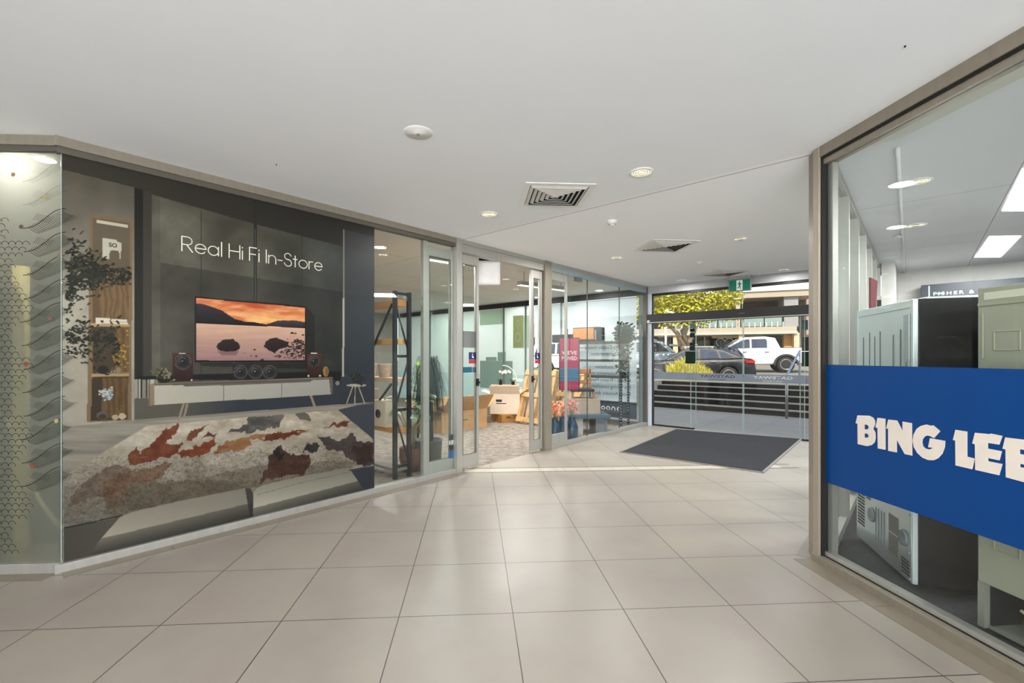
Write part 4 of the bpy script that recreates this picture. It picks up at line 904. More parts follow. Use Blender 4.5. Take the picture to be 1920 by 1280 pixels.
# street facade of the left shop, in the plane u = UL
fac = thing('window_7', loc=tuple(P(UL, 3)), kind='structure')
m = MB(); m.fb(UL-.0, UL+.1, .05, 8.5, 2.60, 2.72); m.build('head_frame', mat('charcoal_head', (44, 46, 50), .5), fac)
m = MB(); m.fb(UL, UL+.1, .05, 8.5, 0, .05); m.build('sill_frame', ALU, fac)
for px in (806, 893, 944, 985, 1052, 1200):
    v_ = Vv(px); m = MB(); m.fb(UL+.0, UL+.07, v_-.02, v_+.02, .05, 2.6); m.build('mullion', mat('mullion_grey_green', (110, 124, 122), .5), fac)
m = MB(); m.fb(UL+.03, UL+.04, .05, 8.5, .05, 2.6); m.build('glass_pane', CLEARG, fac)
PALE = film_mat('pale_aqua_film', (232, 241, 237), .92, .55); PALEW = film_mat('white_window_film', (240, 245, 247), .96, .6); AQ = film_mat('olive_film', (186, 192, 146), .85, .6); AQG = film_mat('grey_green_film', (176, 196, 188), .85, .6); AQL = film_mat('light_green_film', (212, 226, 210), .85, .6)
m = MB(); va, vb = Vv(1000), 8.4; m.fb(UL+.02, UL+.024, min(va, vb), max(va, vb), .9, 2.6); film = m.build('window_film', PALE, fac)
m = MB(); m.fb(UL+.02, UL+.024, min(va, vb), max(va, vb), .05, .9); m.build('window_film', film_mat('pale_aqua_film_low', (214, 234, 230), .85, .6), fac)
pf = thing('window_graphic', 'pale green window graphic of a tall loudspeaker and sideboard behind the boxes', 'window graphic', tuple(P(UL, Vv(940))))
def fq(mb, px0, py0, px1, py1, u=UL+.016): a = onu(px0, py0, u); b = onu(px1, py1, u); va, vb = uv(a)[1], uv(b)[1]; mb.fb(u, u+.002, min(va, vb), max(va, vb), min(a.z, b.z), max(a.z, b.z))
m = MB(); fq(m, 962, 592, 981, 652); m.build('printed_speaker', AQ, pf); m = MB(); fq(m, 981, 592, 994, 652); m.build('printed_speaker_side', AQL, pf)
for cy, r_ in ((632, .085), (606, .06)):
    c = onu(971, cy, UL+.012); m = MB(); k = 24; m.add([c+n*(q*math.cos(2*math.pi*j/k))+UP*(q*1.35*math.sin(2*math.pi*j/k)) for q in (r_, r_*.86) for j in range(k)], [(j, (j+1) % k, k+(j+1) % k, k+j) for j in range(k)]); m.build('printed_ring', AQL, pf)
m = MB(); fq(m, 900, 676, 961, 730); m.build('printed_cabinet', AQG, pf)
m = MB(); fq(m, 933, 660, 948, 676, UL+.014); m.build('printed_box', AQG, pf); m = MB(); fq(m, 911, 669, 931, 676, UL+.014); m.build('printed_bowl', AQG, pf)
m = MB(); fq(m, 900, 583, 945, 607, UL+.014); m.build('printed_panel', AQL, pf)
# services poster: reads backwards from inside
sp_ = thing('services_poster', 'white window poster with backward service list and phone number on charcoal band', 'poster', tuple(P(UL, Vv(1140))))
m = MB(); fq(m, 1062, 641, 1193, 757, UL+.012); a = onu(1193, 641, UL+.012)
va, vb = Vv(1193), Vv(1068); ztp = onu(1193, 641, UL).z; zwb = onu(1193, 755, UL).z; zbb = onu(1193, 786, UL).z
m = MB(); m.fb(UL+.012, UL+.016, va, vb, zwb, ztp); m.build('white_panel', PALEW, sp_)
m = MB(); m.fb(UL+.012, UL+.016, va, vb, zbb, zwb); m.build('charcoal_panel', mat('charcoal_film', (66, 72, 80), .6), sp_)
m = MB(); m.fb(UL+.012, UL+.016, va, vb+1.0, ztp+.01, 2.58); m.build('upper_panel', PALEW, sp_)
TXT = mat('poster_text_grey', (70, 74, 80), .7)
rows = ['Furniture Custom Installations', 'Room Demonstration', 'Store Demo Consultation', 'Onsite consultation', 'Home Automation integration', 'Repairs / Project Management', 'Pre Wiring consultation', 'Room Acoustic design']
rows[2] = 'In Store Demonstration'
for k, s in enumerate(rows):
    z = ztp-.13-k*(ztp-zwb-.12)/8
    words_mesh('poster_lettering', s, .105, TXT, P(UL+.009, va+.12, z), n, UP, sp_)
words_mesh('phone_number', '3088 8', .24, mat('poster_white', (230, 232, 234), .6), P(UL+.009, va+.34, zbb+.06), n, UP, sp_)

def carton(name, c, sx, sy, sz, ang, mm, label, flaps=None, open_=False, tape=True, marks=True, z=0., cat='box', group=None):
    t = thing(name, label, cat, group=group)
    m = MB()
    if open_:
        w = .006
        m.box(-sx/2, sx/2, -sy/2, -sy/2+w, 0, sz); m.box(-sx/2, sx/2, sy/2-w, sy/2, 0, sz); m.box(-sx/2, -sx/2+w, -sy/2+w, sy/2-w, 0, sz); m.box(sx/2-w, sx/2, -sy/2+w, sy/2-w, 0, sz); m.box(-sx/2+w, sx/2-w, -sy/2+w, sy/2-w, 0, w)
    else: m.box(-sx/2, sx/2, -sy/2, sy/2, 0, sz)
    m.build('carton_body', mm, t, .004)
    if open_:
        fl = min(sx, sy)*.42
        for (o, e, out, an) in (((-sx/2, -sy/2, sz), (sx, 0, 0), (0, -1, 0), 1.0), ((-sx/2, sy/2, sz), (sx, 0, 0), (0, 1, 0), .5), ((-sx/2, -sy/2, sz), (0, sy, 0), (-1, 0, 0), .3), ((sx/2, -sy/2, sz), (0, sy, 0), (1, 0, 0), .6)):
            out = Vector(out); dirv = out*math.cos(an)+UP*math.sin(an); th_ = out*math.sin(an)*.004-UP*math.cos(an)*.004
            m = MB(); m.par(Vector(o)+UP*.001, Vector(e), dirv*fl, th_); m.build('flap', mm, t)
    elif tape: m = MB(); m.box(-sx/2-.001, sx/2+.001, -.025, .025, sz, sz+.001); m.build('tape', TAPE, t)
    if marks:
        for bb in ((-sx*.3, -sx*.1, -sy/2-.0015, -sy/2, sz*.6, sz*.72), (-sx*.3, sx*.05, -sy/2-.0015, -sy/2, sz*.5, sz*.54), (sx/2, sx/2+.0015, -sy*.2, sy*.1, sz*.55, sz*.66)): m = MB(); m.box(*bb); m.build('printed_mark', INK, t)
    t.location = Vector((c[0], c[1], z)); t.rotation_euler = (0, 0, ang); return t
def at(u, v, z=0.): p = P(u, v, z); return (p.x, p.y)
# big open brown carton on the floor
b1 = carton('cardboard_box', at(5.62, 2.62), 1.15, .8, .36, ANG, CARD, 'large low open brown carton on the carpet nearest the open doorway', open_=True)
m = MB(); m.smooth = True; m.ball((0, 0, 0), 1, 14, 8, (.42, .3, .07)); o = m.build('dust_sheet', mat('brown_blanket', (84, 70, 66), .9, var=.2, scale=14, bump=.6), None, loc=(0, 0, 0)); o.location = (*at(5.78, 2.6), .36); tag(o, 'folded dark brown blanket lying in the large open carton', 'blanket')
b2 = carton('cardboard_box', at(6.55, 2.35), .52, .5, .17, ANG-.35, CARDB, 'flat brown printed carton under the white open box'); 
m = MB(); 
q = fr(945, 793); b2.location = Vector((*at(q[0]+.3, q[1]+.18), 0))
b3 = carton('cardboard_box', (b2.location.x-.02, b2.location.y), .62, .48, .42, -.12, CARDL, 'pale open carton stacked on the flat brown box', open_=True, z=.17)
pp = onz(968, 789); b4 = carton('cardboard_box', (pp.x+.08, pp.y+.55), .4, .4, .68, .45, CARDG, 'tall grey carton behind the pale open box beside the pallets', tape=False)
# folding tray with orchids and arched lamp
tx, ty = b3.location.x, b3.location.y+.72
t = thing('tray_table', 'small pale tray table behind the pale carton holding two orchids', 'table', (tx, ty, 0))
m = MB(); m.box(tx-.34, tx+.3, ty-.16, ty+.16, .70, .72); m.build('table_top', WOODP, t, .003)
for sx in (-.3, .26):
    for sy in (-.13, .13): m = MB(); m.box(tx+sx-.012, tx+sx+.012, ty+sy-.012, ty+sy+.012, 0, .70); m.build('leg', WHITE, t)
POT = mat('black_pot', (30, 28, 26), .5); LEAFD = mat('orchid_leaf', (52, 68, 34), .5, var=.2); PETAL = mat('cream_petal', (238, 226, 196), .6, var=.05); STEM = mat('green_stem', (96, 104, 58), .6)
def orchid(x, y, z, h, label, seed):
    rr = random.Random(seed); t = thing('potted_orchid', label, 'plant', (x, y, z), group='orchids on the tray table')
    m = MB(); m.lathe([(.035, 0), (.045, .08), (.05, .085), (.042, .085), (.038, .07)], (x, y, z), 16); m.build('pot', POT, t)
    m = MB()
    for k in range(6):
        a = k*1.05; 
        q = [Vector((x+math.cos(a)*r_, y+math.sin(a)*r_, z+.085+hh)) for r_, hh in ((0, 0), (.05, .035), (.10, .03), (.13, -.0))]
        sd_ = Vector((-math.sin(a), math.cos(a), 0))
        for i in range(3): w0, w1 = (.008, .02, .016, .002)[i:i+2]; m.add([q[i]-sd_*w0, q[i]+sd_*w0, q[i+1]+sd_*w1, q[i+1]-sd_*w1], [(0, 1, 2, 3)])
    m.build('leaf', LEAFD, t)
    st = [Vector((x, y, z+.08)), Vector((x-.01, y, z+h*.5)), Vector((x+.0, y, z+h*.85)), Vector((x+.08, y, z+h)), Vector((x+.2, y, z+h*.95))]; m = MB(); m.tube(st, .004, 6); m.build('stem', STEM, t)
    m = MB()
    for k in range(7):
        c = st[2].lerp(st[4], k/6)+Vector((rr.uniform(-.02, .02), -.02, rr.uniform(-.03, .02)))
        for j in range(5): a = j*1.257; e = Vector((math.cos(a), -.2, math.sin(a)))*.034; f = Vector((-math.sin(a), 0, math.cos(a)))*.014; m.add([c, c+e*.6+f, c+e, c+e*.6-f], [(0, 1, 2, 3)])
    m.build('flower', PETAL, t); return t
orchid(tx-.12, ty-.03, .72, .34, 'tall cream orchid in a black pot, left on the tray table', 1); orchid(tx+.16, ty-.03, .72, .13, 'low cream orchid in a black pot, right on the tray table', 2)
t = thing('arched_lamp', 'thin arched white table lamp curving over the orchids', 'lamp', (tx+.26, ty+.08, .72))
m = MB(); m.lathe([(.05, 0), (.05, .012), (.01, .016)], (tx+.26, ty+.08, .72), 18); m.build('base', WHITE, t)
m = MB(); m.tube([(tx+.26-.0-.32*(1-math.cos(a)), ty+.08, .735+.42*math.sin(a)*1.0+.0) for a in [i*math.pi/2/9*1.05 for i in range(10)]], .009, 8); m.build('arm', mat('lamp_ivory', (226, 220, 200), .4), t)
# pine pallets leaning on the facade
def pallet(base, ang, label, lean=.42, h=1.12, w=.82):
    t = thing('wooden_pallet', label, 'pallet', group='pine pallets leaning beside the doorway')
    for k in range(3): m = MB(); y = -.06; m.box(-w/2+k*(w-.07)/2, -w/2+.07+k*(w-.07)/2, -.045, .045, 0, h); m.build('bearer', PINE, t, .003)
    for k in range(5): x0 = -w/2+k*(w-.11)/4; m = MB(); 
    for k in range(2): m = MB(); m.box(-w/2, w/2, -.065, -.045, (.02, h-.12)[k], (.12, h-.02)[k]); m.build('cross_board', PINE, t, .002)
    m = MB(); m.box(-w/2, w/2, -.065, -.045, h*.48, h*.56); m.build('cross_board', PINE, t, .002)
    for k in range(6): x0 = -w/2+k*(w-.09)/5; m = MB(); m.box(x0, x0+.09, .045, .063, 0, h); m.build('deck_board', PINE, t, .002)
    t.location = base; t.rotation_euler = (-lean, 0, ang); return t
q = onz(994, 798); pallet((q.x+.04, q.y+.12, .01), -.8, 'front pine pallet leaning just inside the open doorway', .3)
q = onz(1042, 796); pallet((q.x+.12, q.y+.2, .01), -.8, 'second pine pallet leaning behind the grey mullion', .3)
# rack of shelving just inside the glass
BLK = mat('rack_black_steel', (30, 32, 38), .38, .3)
rk = thing('shelving_rack', 'tall black steel shelving rack with pine shelves just inside the fixed pane', 'shelf', tuple(P(2.85, .9)))
ru0, ru1, rv0, rv1, rh = 2.71, 2.90, .28, 1.75, 2.09
for u_ in (ru0, ru1):
    for v_ in (rv0, rv1): m = MB(); m.fb(u_-.022, u_+.022, v_-.02, v_+.02, 0, rh); m.build('upright', BLK, rk, .003)
for v_ in (rv0, rv1):
    m = MB(); 
    for z in (.12, .75, 1.35, rh-.04): m.fb(ru0, ru1, v_-.012, v_+.012, z, z+.03)
    for k in range(3): z = .15+k*.62; a, b = (ru0, ru1) if k % 2 else (ru1, ru0); m.tube([P(a, v_, z), P(b, v_, z+.58)], .011, 6)
    m.build('end_brace', BLK, rk)
for z, mm, th_ in ((.50, WOODO, .05), (1.07, WOODP, .05), (1.5, WOOD, .06), (1.93, WOODO, .07)):
    m = MB(); m.fb(ru0+.02, ru1-.02, rv0+.02, rv1-.02, z, z+th_); m.build('shelf_board', mm, rk, .003)
m = MB(); m.tube([P(ru1-.02, rv1-.1, .15), P(ru0+.02, rv0+.1, 1.05)], .014, 6); m.tube([P(ru0, rv0+.05, 1.95), P(ru0, rv1-.2, .45)], .016, 6); m.build('diagonal_brace', BLK, rk)
m = MB(); m.fb(ru0, ru1, rv0, rv1, .08, .11); m.build('shelf_board', mat('grey_shelf', (110, 104, 96), .6), rk, .003)
# baskets and cartons on the rack
WICK = mat('pinkish_wicker', (206, 182, 160), .8, var=.15, scale=60, bump=.6)
for k in range(3):
    cu, cv = 2.8, .62+.3*k; m = MB(); m.lathe([(.06, 0), (.08, .15), (.083, .155), (.074, .15), (.055, .01)], P(2.8, cv, 1.12), 20); tag(m.build('wicker_basket', WICK), ['pale wicker basket on the middle rack shelf, nearest the glass', 'pale wicker basket on the middle rack shelf, second from the glass', 'pale wicker basket on the middle rack shelf, farthest from the glass'][k], 'basket', 'baskets on the rack shelf')
for k, (cu, cv, mm, sz, lab) in enumerate(((2.8, .62, CARDL, .3, 'cream printed carton on the lower rack shelf'), (2.8, 1.0, CARDT, .42, 'taller taupe carton on the lower rack shelf'))):
    bx = carton('cardboard_box', at(cu, cv), .17, .3, sz, ANG, mm, lab, z=.55, marks=False)
    m = MB(); m.lathe([(.05, 0), (.052, .003), (.04, .003), (.036, 0)], Vector((-.085, 0, sz*.5)), 18, (-1, 0, 0)); o = m.build('round_mark', INK, bx); 
# plants
def leafpath(mb, pts, wd, up=UP):
    for i in range(len(pts)-1):
        t = (pts[i+1]-pts[i]).normalized(); s_ = t.cross(up)
        if s_.length < .01: s_ = Vector((1, 0, 0))
        s_.normalize(); k = len(pts)-1; w0 = wd*math.sin(math.pi*min(.98, (i/k)*.9+.08)); w1 = wd*math.sin(math.pi*min(.98, ((i+1)/k)*.9+.08)); mb.add([pts[i]-s_*w0, pts[i]+s_*w0, pts[i+1]+s_*w1, pts[i+1]-s_*w1], [(0, 1, 2, 3)])
q = onz(800, 884); px_, py_ = q.x, q.y+.14
t = thing('weeping_plant', 'tall dark drooping plant in a grey pot behind the sliding door', 'plant', (px_, py_, 0))
m = MB(); m.lathe([(.13, 0), (.15, .06), (.165, .34), (.172, .36), (.155, .36), (.15, .3)], (px_, py_, 0), 28); m.build('pot', mat('grey_planter', (84, 82, 80), .6, var=.08), t)
m = MB()
for k in range(9): a = k*.7; m.tube([(px_+.05*math.cos(a), py_+.05*math.sin(a), .3), (px_+.035*math.cos(a), py_+.035*math.sin(a), .8), (px_+.02*math.cos(a), py_+.02*math.sin(a), 1.2)], .012, 6)
m.tube([(px_, py_, .3), (px_, py_, 1.2)], .06, 10, .03); m.build('trunk', mat('dark_trunk', (40, 52, 56), .8, var=.2, scale=30, bump=.4), t)
rr = random.Random(12); m = MB()
for k in range(240):
    a = rr.uniform(0, 6.28); R_ = rr.uniform(.08, .25); drop = rr.uniform(.25, .75); z0 = 1.14+rr.uniform(-.12, .12)
    pts = [Vector((px_+math.cos(a)*R_*f, py_+math.sin(a)*R_*f, z0+.12*math.sin(min(1, f)*2.4)-drop*max(0, f-.55)**1.3*1.9)) for f in (0, .3, .55, .8, 1.0, 1.15)]
    leafpath(m, pts, .006)
o = m.build('drooping_leaves', mat('dark_blue_green_leaf', (46, 70, 72), .5, var=.25), t); 
q = onz(761, 893); px_, py_ = q.x+.0, q.y+.3
t = thing('basket_planter', 'round brown woven planter with curved stems standing beside the grey pot', 'plant', (px_, py_, 0))
m = MB(); m.lathe([(.11, 0), (.14, .15), (.14, .27), (.13, .28), (.12, .2)], (px_, py_, 0), 24); m.build('basket', mat('brown_wicker', (98, 66, 50), .8, var=.2, scale=50, bump=.6), t)
m = MB()
for k in range(6): a = k*1.05; m.tube([(px_+.03*math.cos(a), py_+.03*math.sin(a), .22), (px_+.06*math.cos(a), py_+.06*math.sin(a), .5), (px_+.2*math.cos(a), py_+.16*math.sin(a), .74)], .008, 6)
m.build('stem', mat('pale_stem', (150, 146, 120), .6), t)
m = MB(); rr = random.Random(4)
for k in range(14):
    a = rr.uniform(0, 6.28); c = Vector((px_+.1*math.cos(a), py_+.1*math.sin(a), .68+rr.uniform(-.06, .22))); o_ = Vector((math.cos(a), math.sin(a), rr.uniform(-.2, .5)))
    leafpath(m, [c, c+o_*.07+UP*.02, c+o_*.15+UP*.02, c+o_*.22-UP*.02, c+o_*.27-UP*.07], .062)
m.build('leaf', mat('monstera_leaf', (118, 140, 110), .4, var=.3, scale=14), t)
q = onz(775, 870); px_, py_ = q.x, q.y+.3
t = thing('fiddle_leaf_plant', 'slender green leafed plant between the rack and the sliding door', 'plant', (px_, py_, 0))
m = MB(); m.lathe([(.09, 0), (.11, .2), (.1, .2)], (px_, py_, 0), 20); m.build('pot', POT, t)
m = MB(); m.tube([(px_, py_, .15), (px_+.01, py_, .7), (px_-.01, py_, 1.25)], .018, 8, .012); m.build('stem', mat('brown_green_stem', (74, 74, 40), .8), t)
m = MB()
for k in range(16):
    a = k*2.2; z = .7+k*.036; c = Vector((px_, py_, z)); o_ = Vector((math.cos(a), math.sin(a), .5)); leafpath(m, [c, c+o_*.05, c+o_*.1, c+o_*.13-UP*.02], .042)
m.build('leaf', mat('bright_leaf', (124, 168, 62), .5, var=.25), t)
# signboard on a stand, WE'VE MOVED
pc = ony(1066, 700, 7.7); us_, vs_ = uv(pc)
sg = thing('poster_stand', "magenta and blue WE'VE MOVED poster on a slim floor stand", 'sign', (pc.x, pc.y, 0))
yy = 7.7; X0 = ony(1050, 640, yy).x; X1 = ony(1085, 640, yy).x; Z1 = ony(1066, 634, yy).z; Z0 = ony(1066, 730, yy).z
m = MB(); m.box(X0-.015, X1+.015, yy, yy+.02, Z0-.012, Z1+.012); m.build('frame', BLACK, sg)
m = MB(); m.box(X0, X1, yy-.002, yy, Z0, Z1); m.build('poster_sheet', mat('magenta_print', (150, 34, 74), .5), sg)
m = MB(); m.box(X0+.0, X1, yy-.004, yy-.002, Z0+.14, Z0+.36); m.build('blue_panel', mat('blue_print', (52, 96, 128), .5), sg)
PW = mat('poster_white_ink', (216, 196, 196), .6)
for s, z in (("WE'VE", Z1-.27), ('MOVED', Z1-.36)): text_mesh('poster_lettering', s, .085, PW, (X0+.03, yy-.005, z), (1, 0, 0), UP, sg, width=(X1-X0)*.8, bold=.001)
m = MB(); m.tube([(pc.x+.03, yy+.04, 0.02), (pc.x+.03, yy+.04, Z0+.2)], .014, 8); m.build('pole', ALU, sg)
m = MB(); m.box(pc.x-.14, pc.x+.2, yy-.08, yy+.14, 0, .02); m.build('base', BLACK, sg, .005)
# display rack near the street corner
r2 = thing('slotted_shelving', 'black slotted angle shelving unit with dark shelves before the services poster', 'shelf', tuple(P(8.15, 1.2)))
s0 = Vv(1178, 8.22); s1 = Vv(1078, 8.22)
for v_ in (s0, s1):
    for u_ in (7.92, 8.22):
        m = MB(); m.fb(u_-.002, u_+.002, v_-.022, v_+.022, 0, 1.95); m.fb(u_-.002, u_+.03, v_+.018, v_+.022, 0, 1.95); o = m.build('upright', BLK, r2)
        m = MB()
        for k in range(34): m.fb(u_-.0035, u_-.002, v_-.007, v_+.007, .06+k*.055, .085+k*.055)
        m.build('slot', mat('slot_light', (170, 176, 180), .6), o)
for z in (.22, .93, 1.26, 1.62): 
    m = MB(); m.fb(7.92, 8.22, s0-.02, s1, z, z+.045); m.build('shelf_board', mat('dark_shelf_board', (46, 46, 44), .5), r2, .003)
# audio units on the top shelf
def on_shelf(px, z, u=8.05): p = P(u, Vv(px, u)); return p.x, p.y, z
x, y, z = on_shelf(1103, 1.665); av = thing('valve_amplifier', 'wooden fronted hifi unit on the top shelf of the slotted rack', 'amplifier', (x, y, z)); w_ = .22
va, vb = Vv(1127, 8.05), Vv(1080, 8.05)
m = MB(); m.fb(7.93, 8.2, va, vb, 1.665, 1.665+.30); m.build('case', BLACK, av, .006)
m = MB(); m.fb(7.915, 7.93, va+.09, vb-.02, 1.665+.05, 1.665+.28); m.build('wood_front', mat('oak_front', (150, 98, 48), .5, var=.15), av)
m = MB(); m.fb(7.912, 7.916, va+.03, va+.07, 1.70, 1.9); m.build('dial_strip', mat('dial_steel', (120, 130, 140), .3, .5), av)
va, vb = Vv(1078, 8.05), Vv(1040, 8.05); m = MB(); m.fb(7.95, 8.2, va, vb, 1.665, 1.665+.17); tag(m.build('black_speaker', BLACK, bevel=.006), 'low black hifi component left of the wooden fronted unit', 'amplifier')
# ivy
x, y, z = on_shelf(1170, 1.665); iv = thing('trailing_ivy', 'bushy dark green plant trailing down from the top shelf at the corner', 'plant', (x, y, z))
m = MB(); m.lathe([(.05, 0), (.07, .12), (.075, .12), (.06, .1)], (x, y, z), 18); m.build('pot', WHITE, iv)
m = MB(); rr = random.Random(9)
for k in range(1150):
    if k < 850: c = Vector((x+rr.gauss(0, .075), y-.04+rr.gauss(0, .06), z+.12+rr.gauss(0, .09)))
    else: f = rr.random(); c = Vector((x-.06+rr.gauss(0, .07)*(1-.4*f), y-.18+rr.gauss(0, .03), z+.05-.78*f))
    o_ = Vector((rr.uniform(-1, 1), rr.uniform(-1, 1), rr.uniform(-.8, .8))).normalized(); leafpath(m, [c, c+o_*.02, c+o_*.05, c+o_*.075], .034)
m.build('leaf', mat('ivy_leaf', (30, 50, 20), .6, var=.35, scale=20), iv)
# chair on boxes
x, y = ony(1090, 700, 8.35).x, 8.35
ch = thing('wooden_chair', 'small wooden framed display chair stacked on taupe cartons beside the poster', 'chair', (x, y, .62)); zb = .62
OAK = mat('oak_frame', (160, 106, 66), .5, var=.12)
m = MB(); m.box(x-.22, x+.2, y-.2, y+.2, zb+.12, zb+.17); m.build('seat', mat('black_seat_pad', (40, 40, 44), .5), ch, .01)
for sx in (-.2, .17):
    m = MB(); m.box(x+sx, x+sx+.035, y+.15, y+.19, zb, zb+.52); m.build('back_post', OAK, ch, .005); m = MB(); m.box(x+sx, x+sx+.035, y-.19, y-.15, zb, zb+.12); m.build('leg', OAK, ch, .005)
m = MB(); m.box(x-.2, x+.2, y+.15, y+.19, zb+.42, zb+.52); m.build('top_rail', OAK, ch, .01); m = MB(); m.box(x-.2, x+.2, y+.155, y+.185, zb+.24, zb+.31); m.build('mid_rail', OAK, ch, .006)
carton('cardboard_box', (x+.03, y), .5, .45, .27, .1, CARDT, 'taupe carton directly under the wooden chair', z=.35, marks=False)
t = thing('coffee_table', 'low dark blue box table under the cartons near the corner window', 'table', (x+.1, y-.0, 0))
m = MB(); m.box(x-.28, x+.45, y-.35, y+.35, .29, .35); m.build('table_top', mat('blue_grey_top', (66, 84, 100), .4), t, .004)
m = MB(); m.box(x-.22, x-.02, y-.3, y+.3, 0, .29); m.build('pedestal', mat('pale_pedestal', (170, 164, 158), .6), t); m = MB(); m.box(x+.2, x+.4, y-.3, y+.3, 0, .29); m.build('pedestal', mat('grey_pedestal', (96, 98, 104), .6), t)
# vases with flowers
for k, (px, yv, h, lab, fc) in enumerate(((1040, 7.3, .34, 'blue glass vase of orange flowers beside the grey mullion', (232, 130, 70)), (1055, 7.45, .30, 'blue vase of coral flowers at the foot of the poster stand', (228, 120, 100)), (1072, 7.6, .32, 'dark vase with a coral bloom right of the poster pole', (232, 128, 118)))):
    x = ony(px, 700, yv).x; t = thing('flower_vase', lab, 'vase', (x, yv, 0), group='vases by the poster')
    m = MB(); m.lathe([(.07, 0), (.1, .08), (.105, .2), (.07, .3), (.05, .36), (.06, .4), (.045, .4)], (x, yv, 0), 22); m.build('vase_body', mat('navy_ceramic', (30, 58, 82), .3), t)
    m = MB(); rr = random.Random(k)
    for j in range(60): c = Vector((x+rr.gauss(0, .05), yv+rr.gauss(0, .05), .40+rr.uniform(.02, .24))); o_ = Vector((rr.uniform(-1, 1), rr.uniform(-1, 1), rr.uniform(-.3, 1))).normalized(); leafpath(m, [c, c+o_*.02, c+o_*.04, c+o_*.05], .02)
    m.build('flower', mat('petal_%d' % k, fc, .6, var=.15), t)
    m = MB()
    for j in range(4): a = j*1.6; m.tube([(x, yv, .3), (x+.03*math.cos(a), yv+.03*math.sin(a), .5)], .004, 5)
    m.build('stem', STEM, t)
# shop ceiling fittings
SL = emit_mat('shop_lens', (255, 255, 250), 1.6)
d1 = None
for (px, py, lab) in ((718, 477, 'bright shop downlight nearest the mural edge'), (948, 523, 'shop downlight above the open doorway'), (880, 582, 'shop downlight at the window head, left of the doorway'), (941, 577, 'shop downlight above the pallet boxes at the window head'), (1008, 568, 'shop downlight at the window head behind the narrow door leaf'), (832, 535, 'shop downlight seen through the sliding door')):
    c = onz(px, py, 2.72)
    if d1 is None: o = d1 = downlight(tuple(c), r=.07, parent_lens=SL)
    else: o = copy_tree(d1); o.location = c
    tag(o, lab, 'downlight', 'left shop downlights'); lamp(o, 11, size=.1, color=(1, .98, .94))
PEND = emit_mat('linear_lamp', (255, 255, 248), 1.5)
for (pa, pb, z, lab) in (((802, 486), (868, 497), 2.6, 'long suspended linear light crossing the sliding door'), ((973, 534), (1060, 545), 2.5, 'linear suspended light beyond the narrow right door leaf')):
    a = onz(*pa, z); b = onz(*pb, z); b = a+(b-a).normalized()*min(1.9, (b-a).length); dr_ = (b-a).normalized(); pr = Vector((-dr_.y, dr_.x, 0))
    t = thing('linear_light', lab, 'ceiling light', tuple((a+b)/2)); m = MB(); m.par(a-pr*.05, b-a, pr*.1, (0, 0, .06)); m.build('housing', ALU, t)
    m = MB(); m.par(a-pr*.045-UP*.004, b-a, pr*.09, (0, 0, .003)); m.build('diffuser', PEND, t)
    m = MB(); 
    for f in (.1, .9): c = a.lerp(b, f); m.tube([c+UP*.06, Vector((c.x, c.y, 2.716))], .004, 5)
    m.build('suspension_wire', BLACK, t)
    l = area_light('linear_lamp_light', tuple((a+b)/2-UP*.02), (0, 0, -1), .1, (b-a).length, 34)
    l.rotation_euler = (0, 0, math.atan2(dr_.y, dr_.x)-math.pi/2)
# more general shop lighting further in
for k, (u_, v_) in enumerate(((1.5, 3), (4.5, 4.5), (6.8, 2.0), (2, 6), (6.5, 6.4), (7.5, 1.3), (-.06, .34))):
    p_ = P(u_, v_, 2.72); o = copy_tree(d1); o.location = p_; tag(o, 'shop downlight deeper inside the hifi shop', 'downlight', 'deep shop downlights'); lamp(o, 19 if v_ > 1 else 2.2, size=.12)
    if v_ < 1: o['label'] = 'downlight added behind the frosted pane at far left to make its top glow'; del o['group']  # lamp added so the frosted pane brightens towards its top
a = onz(915, 512, 2.45); t = thing('bulkhead_light', 'white rounded square wall lamp hanging above the open doorway', 'lamp', (a.x, a.y, 2.4))
m = MB(); m.box(a.x-.17, a.x+.16, a.y, a.y+.1, 2.3, 2.62); m.build('housing', WHITE, t, .03); m = MB(); m.box(a.x-.14, a.x+.14, a.y+.03, a.y+.07, 2.62, 2.72); m.build('bracket', DARK, t)
# stickers on the doors
def sticker(px0, py0, px1, py1, v, mm, lab, name='door_sticker', cat='sticker', group=None):
    a = onv(px0, py0, v); b = onv(px1, py1, v); m = MB(); m.fb(uv(a)[0], uv(b)[0], v-.002, v, b.z, a.z); o = m.build(name, mm); return tag(o, lab, cat, group)
NAVY = mat('navy_sticker', (34, 36, 92), .4); RED = mat('red_sticker', (176, 46, 60), .4)
def store_sticker(px0, py0, px1, py1, v, lab):
    a = onv(px0, py0, v); b = onv(px1, py1, v); u0, u1 = uv(a)[0], uv(b)[0]; t = thing('membership_sticker', lab, 'sticker', tuple((a+b)/2))
    m = MB(); m.fb(u0, u1, v-.002, v, b.z+(a.z-b.z)*.34, a.z); m.build('navy_panel', NAVY, t); m = MB(); m.fb(u0, u1, v-.002, v, b.z, b.z+(a.z-b.z)*.32); m.build('red_panel', RED, t)
    c = (u0+u1)/2; zz = b.z+(a.z-b.z)*.68; m = MB(); m.prism([P(c+x*.5, v-.003, zz+z_) for x, z_ in ((-.03, -.02), (.03, -.03), (.035, -.015), (.0, .0), (-.005, .035), (-.015, .035), (-.02, .0))], -n*.001); m.build('white_emblem', WHITE, t)
store_sticker(879, 660, 893, 681, .012, 'navy and red sticker at eye height on the open door leaf')
store_sticker(1003, 661, 1012, 681, .012, 'navy and red sticker on the narrow right door leaf')
sticker(868, 688, 885, 698, .012, mat('teal_sticker', (24, 92, 116), .4), 'small teal push sticker below the navy one'); sticker(886, 688, 894, 698, .012, mat('slate_sticker', (70, 86, 96), .4), 'small slate sticker beside the teal one')
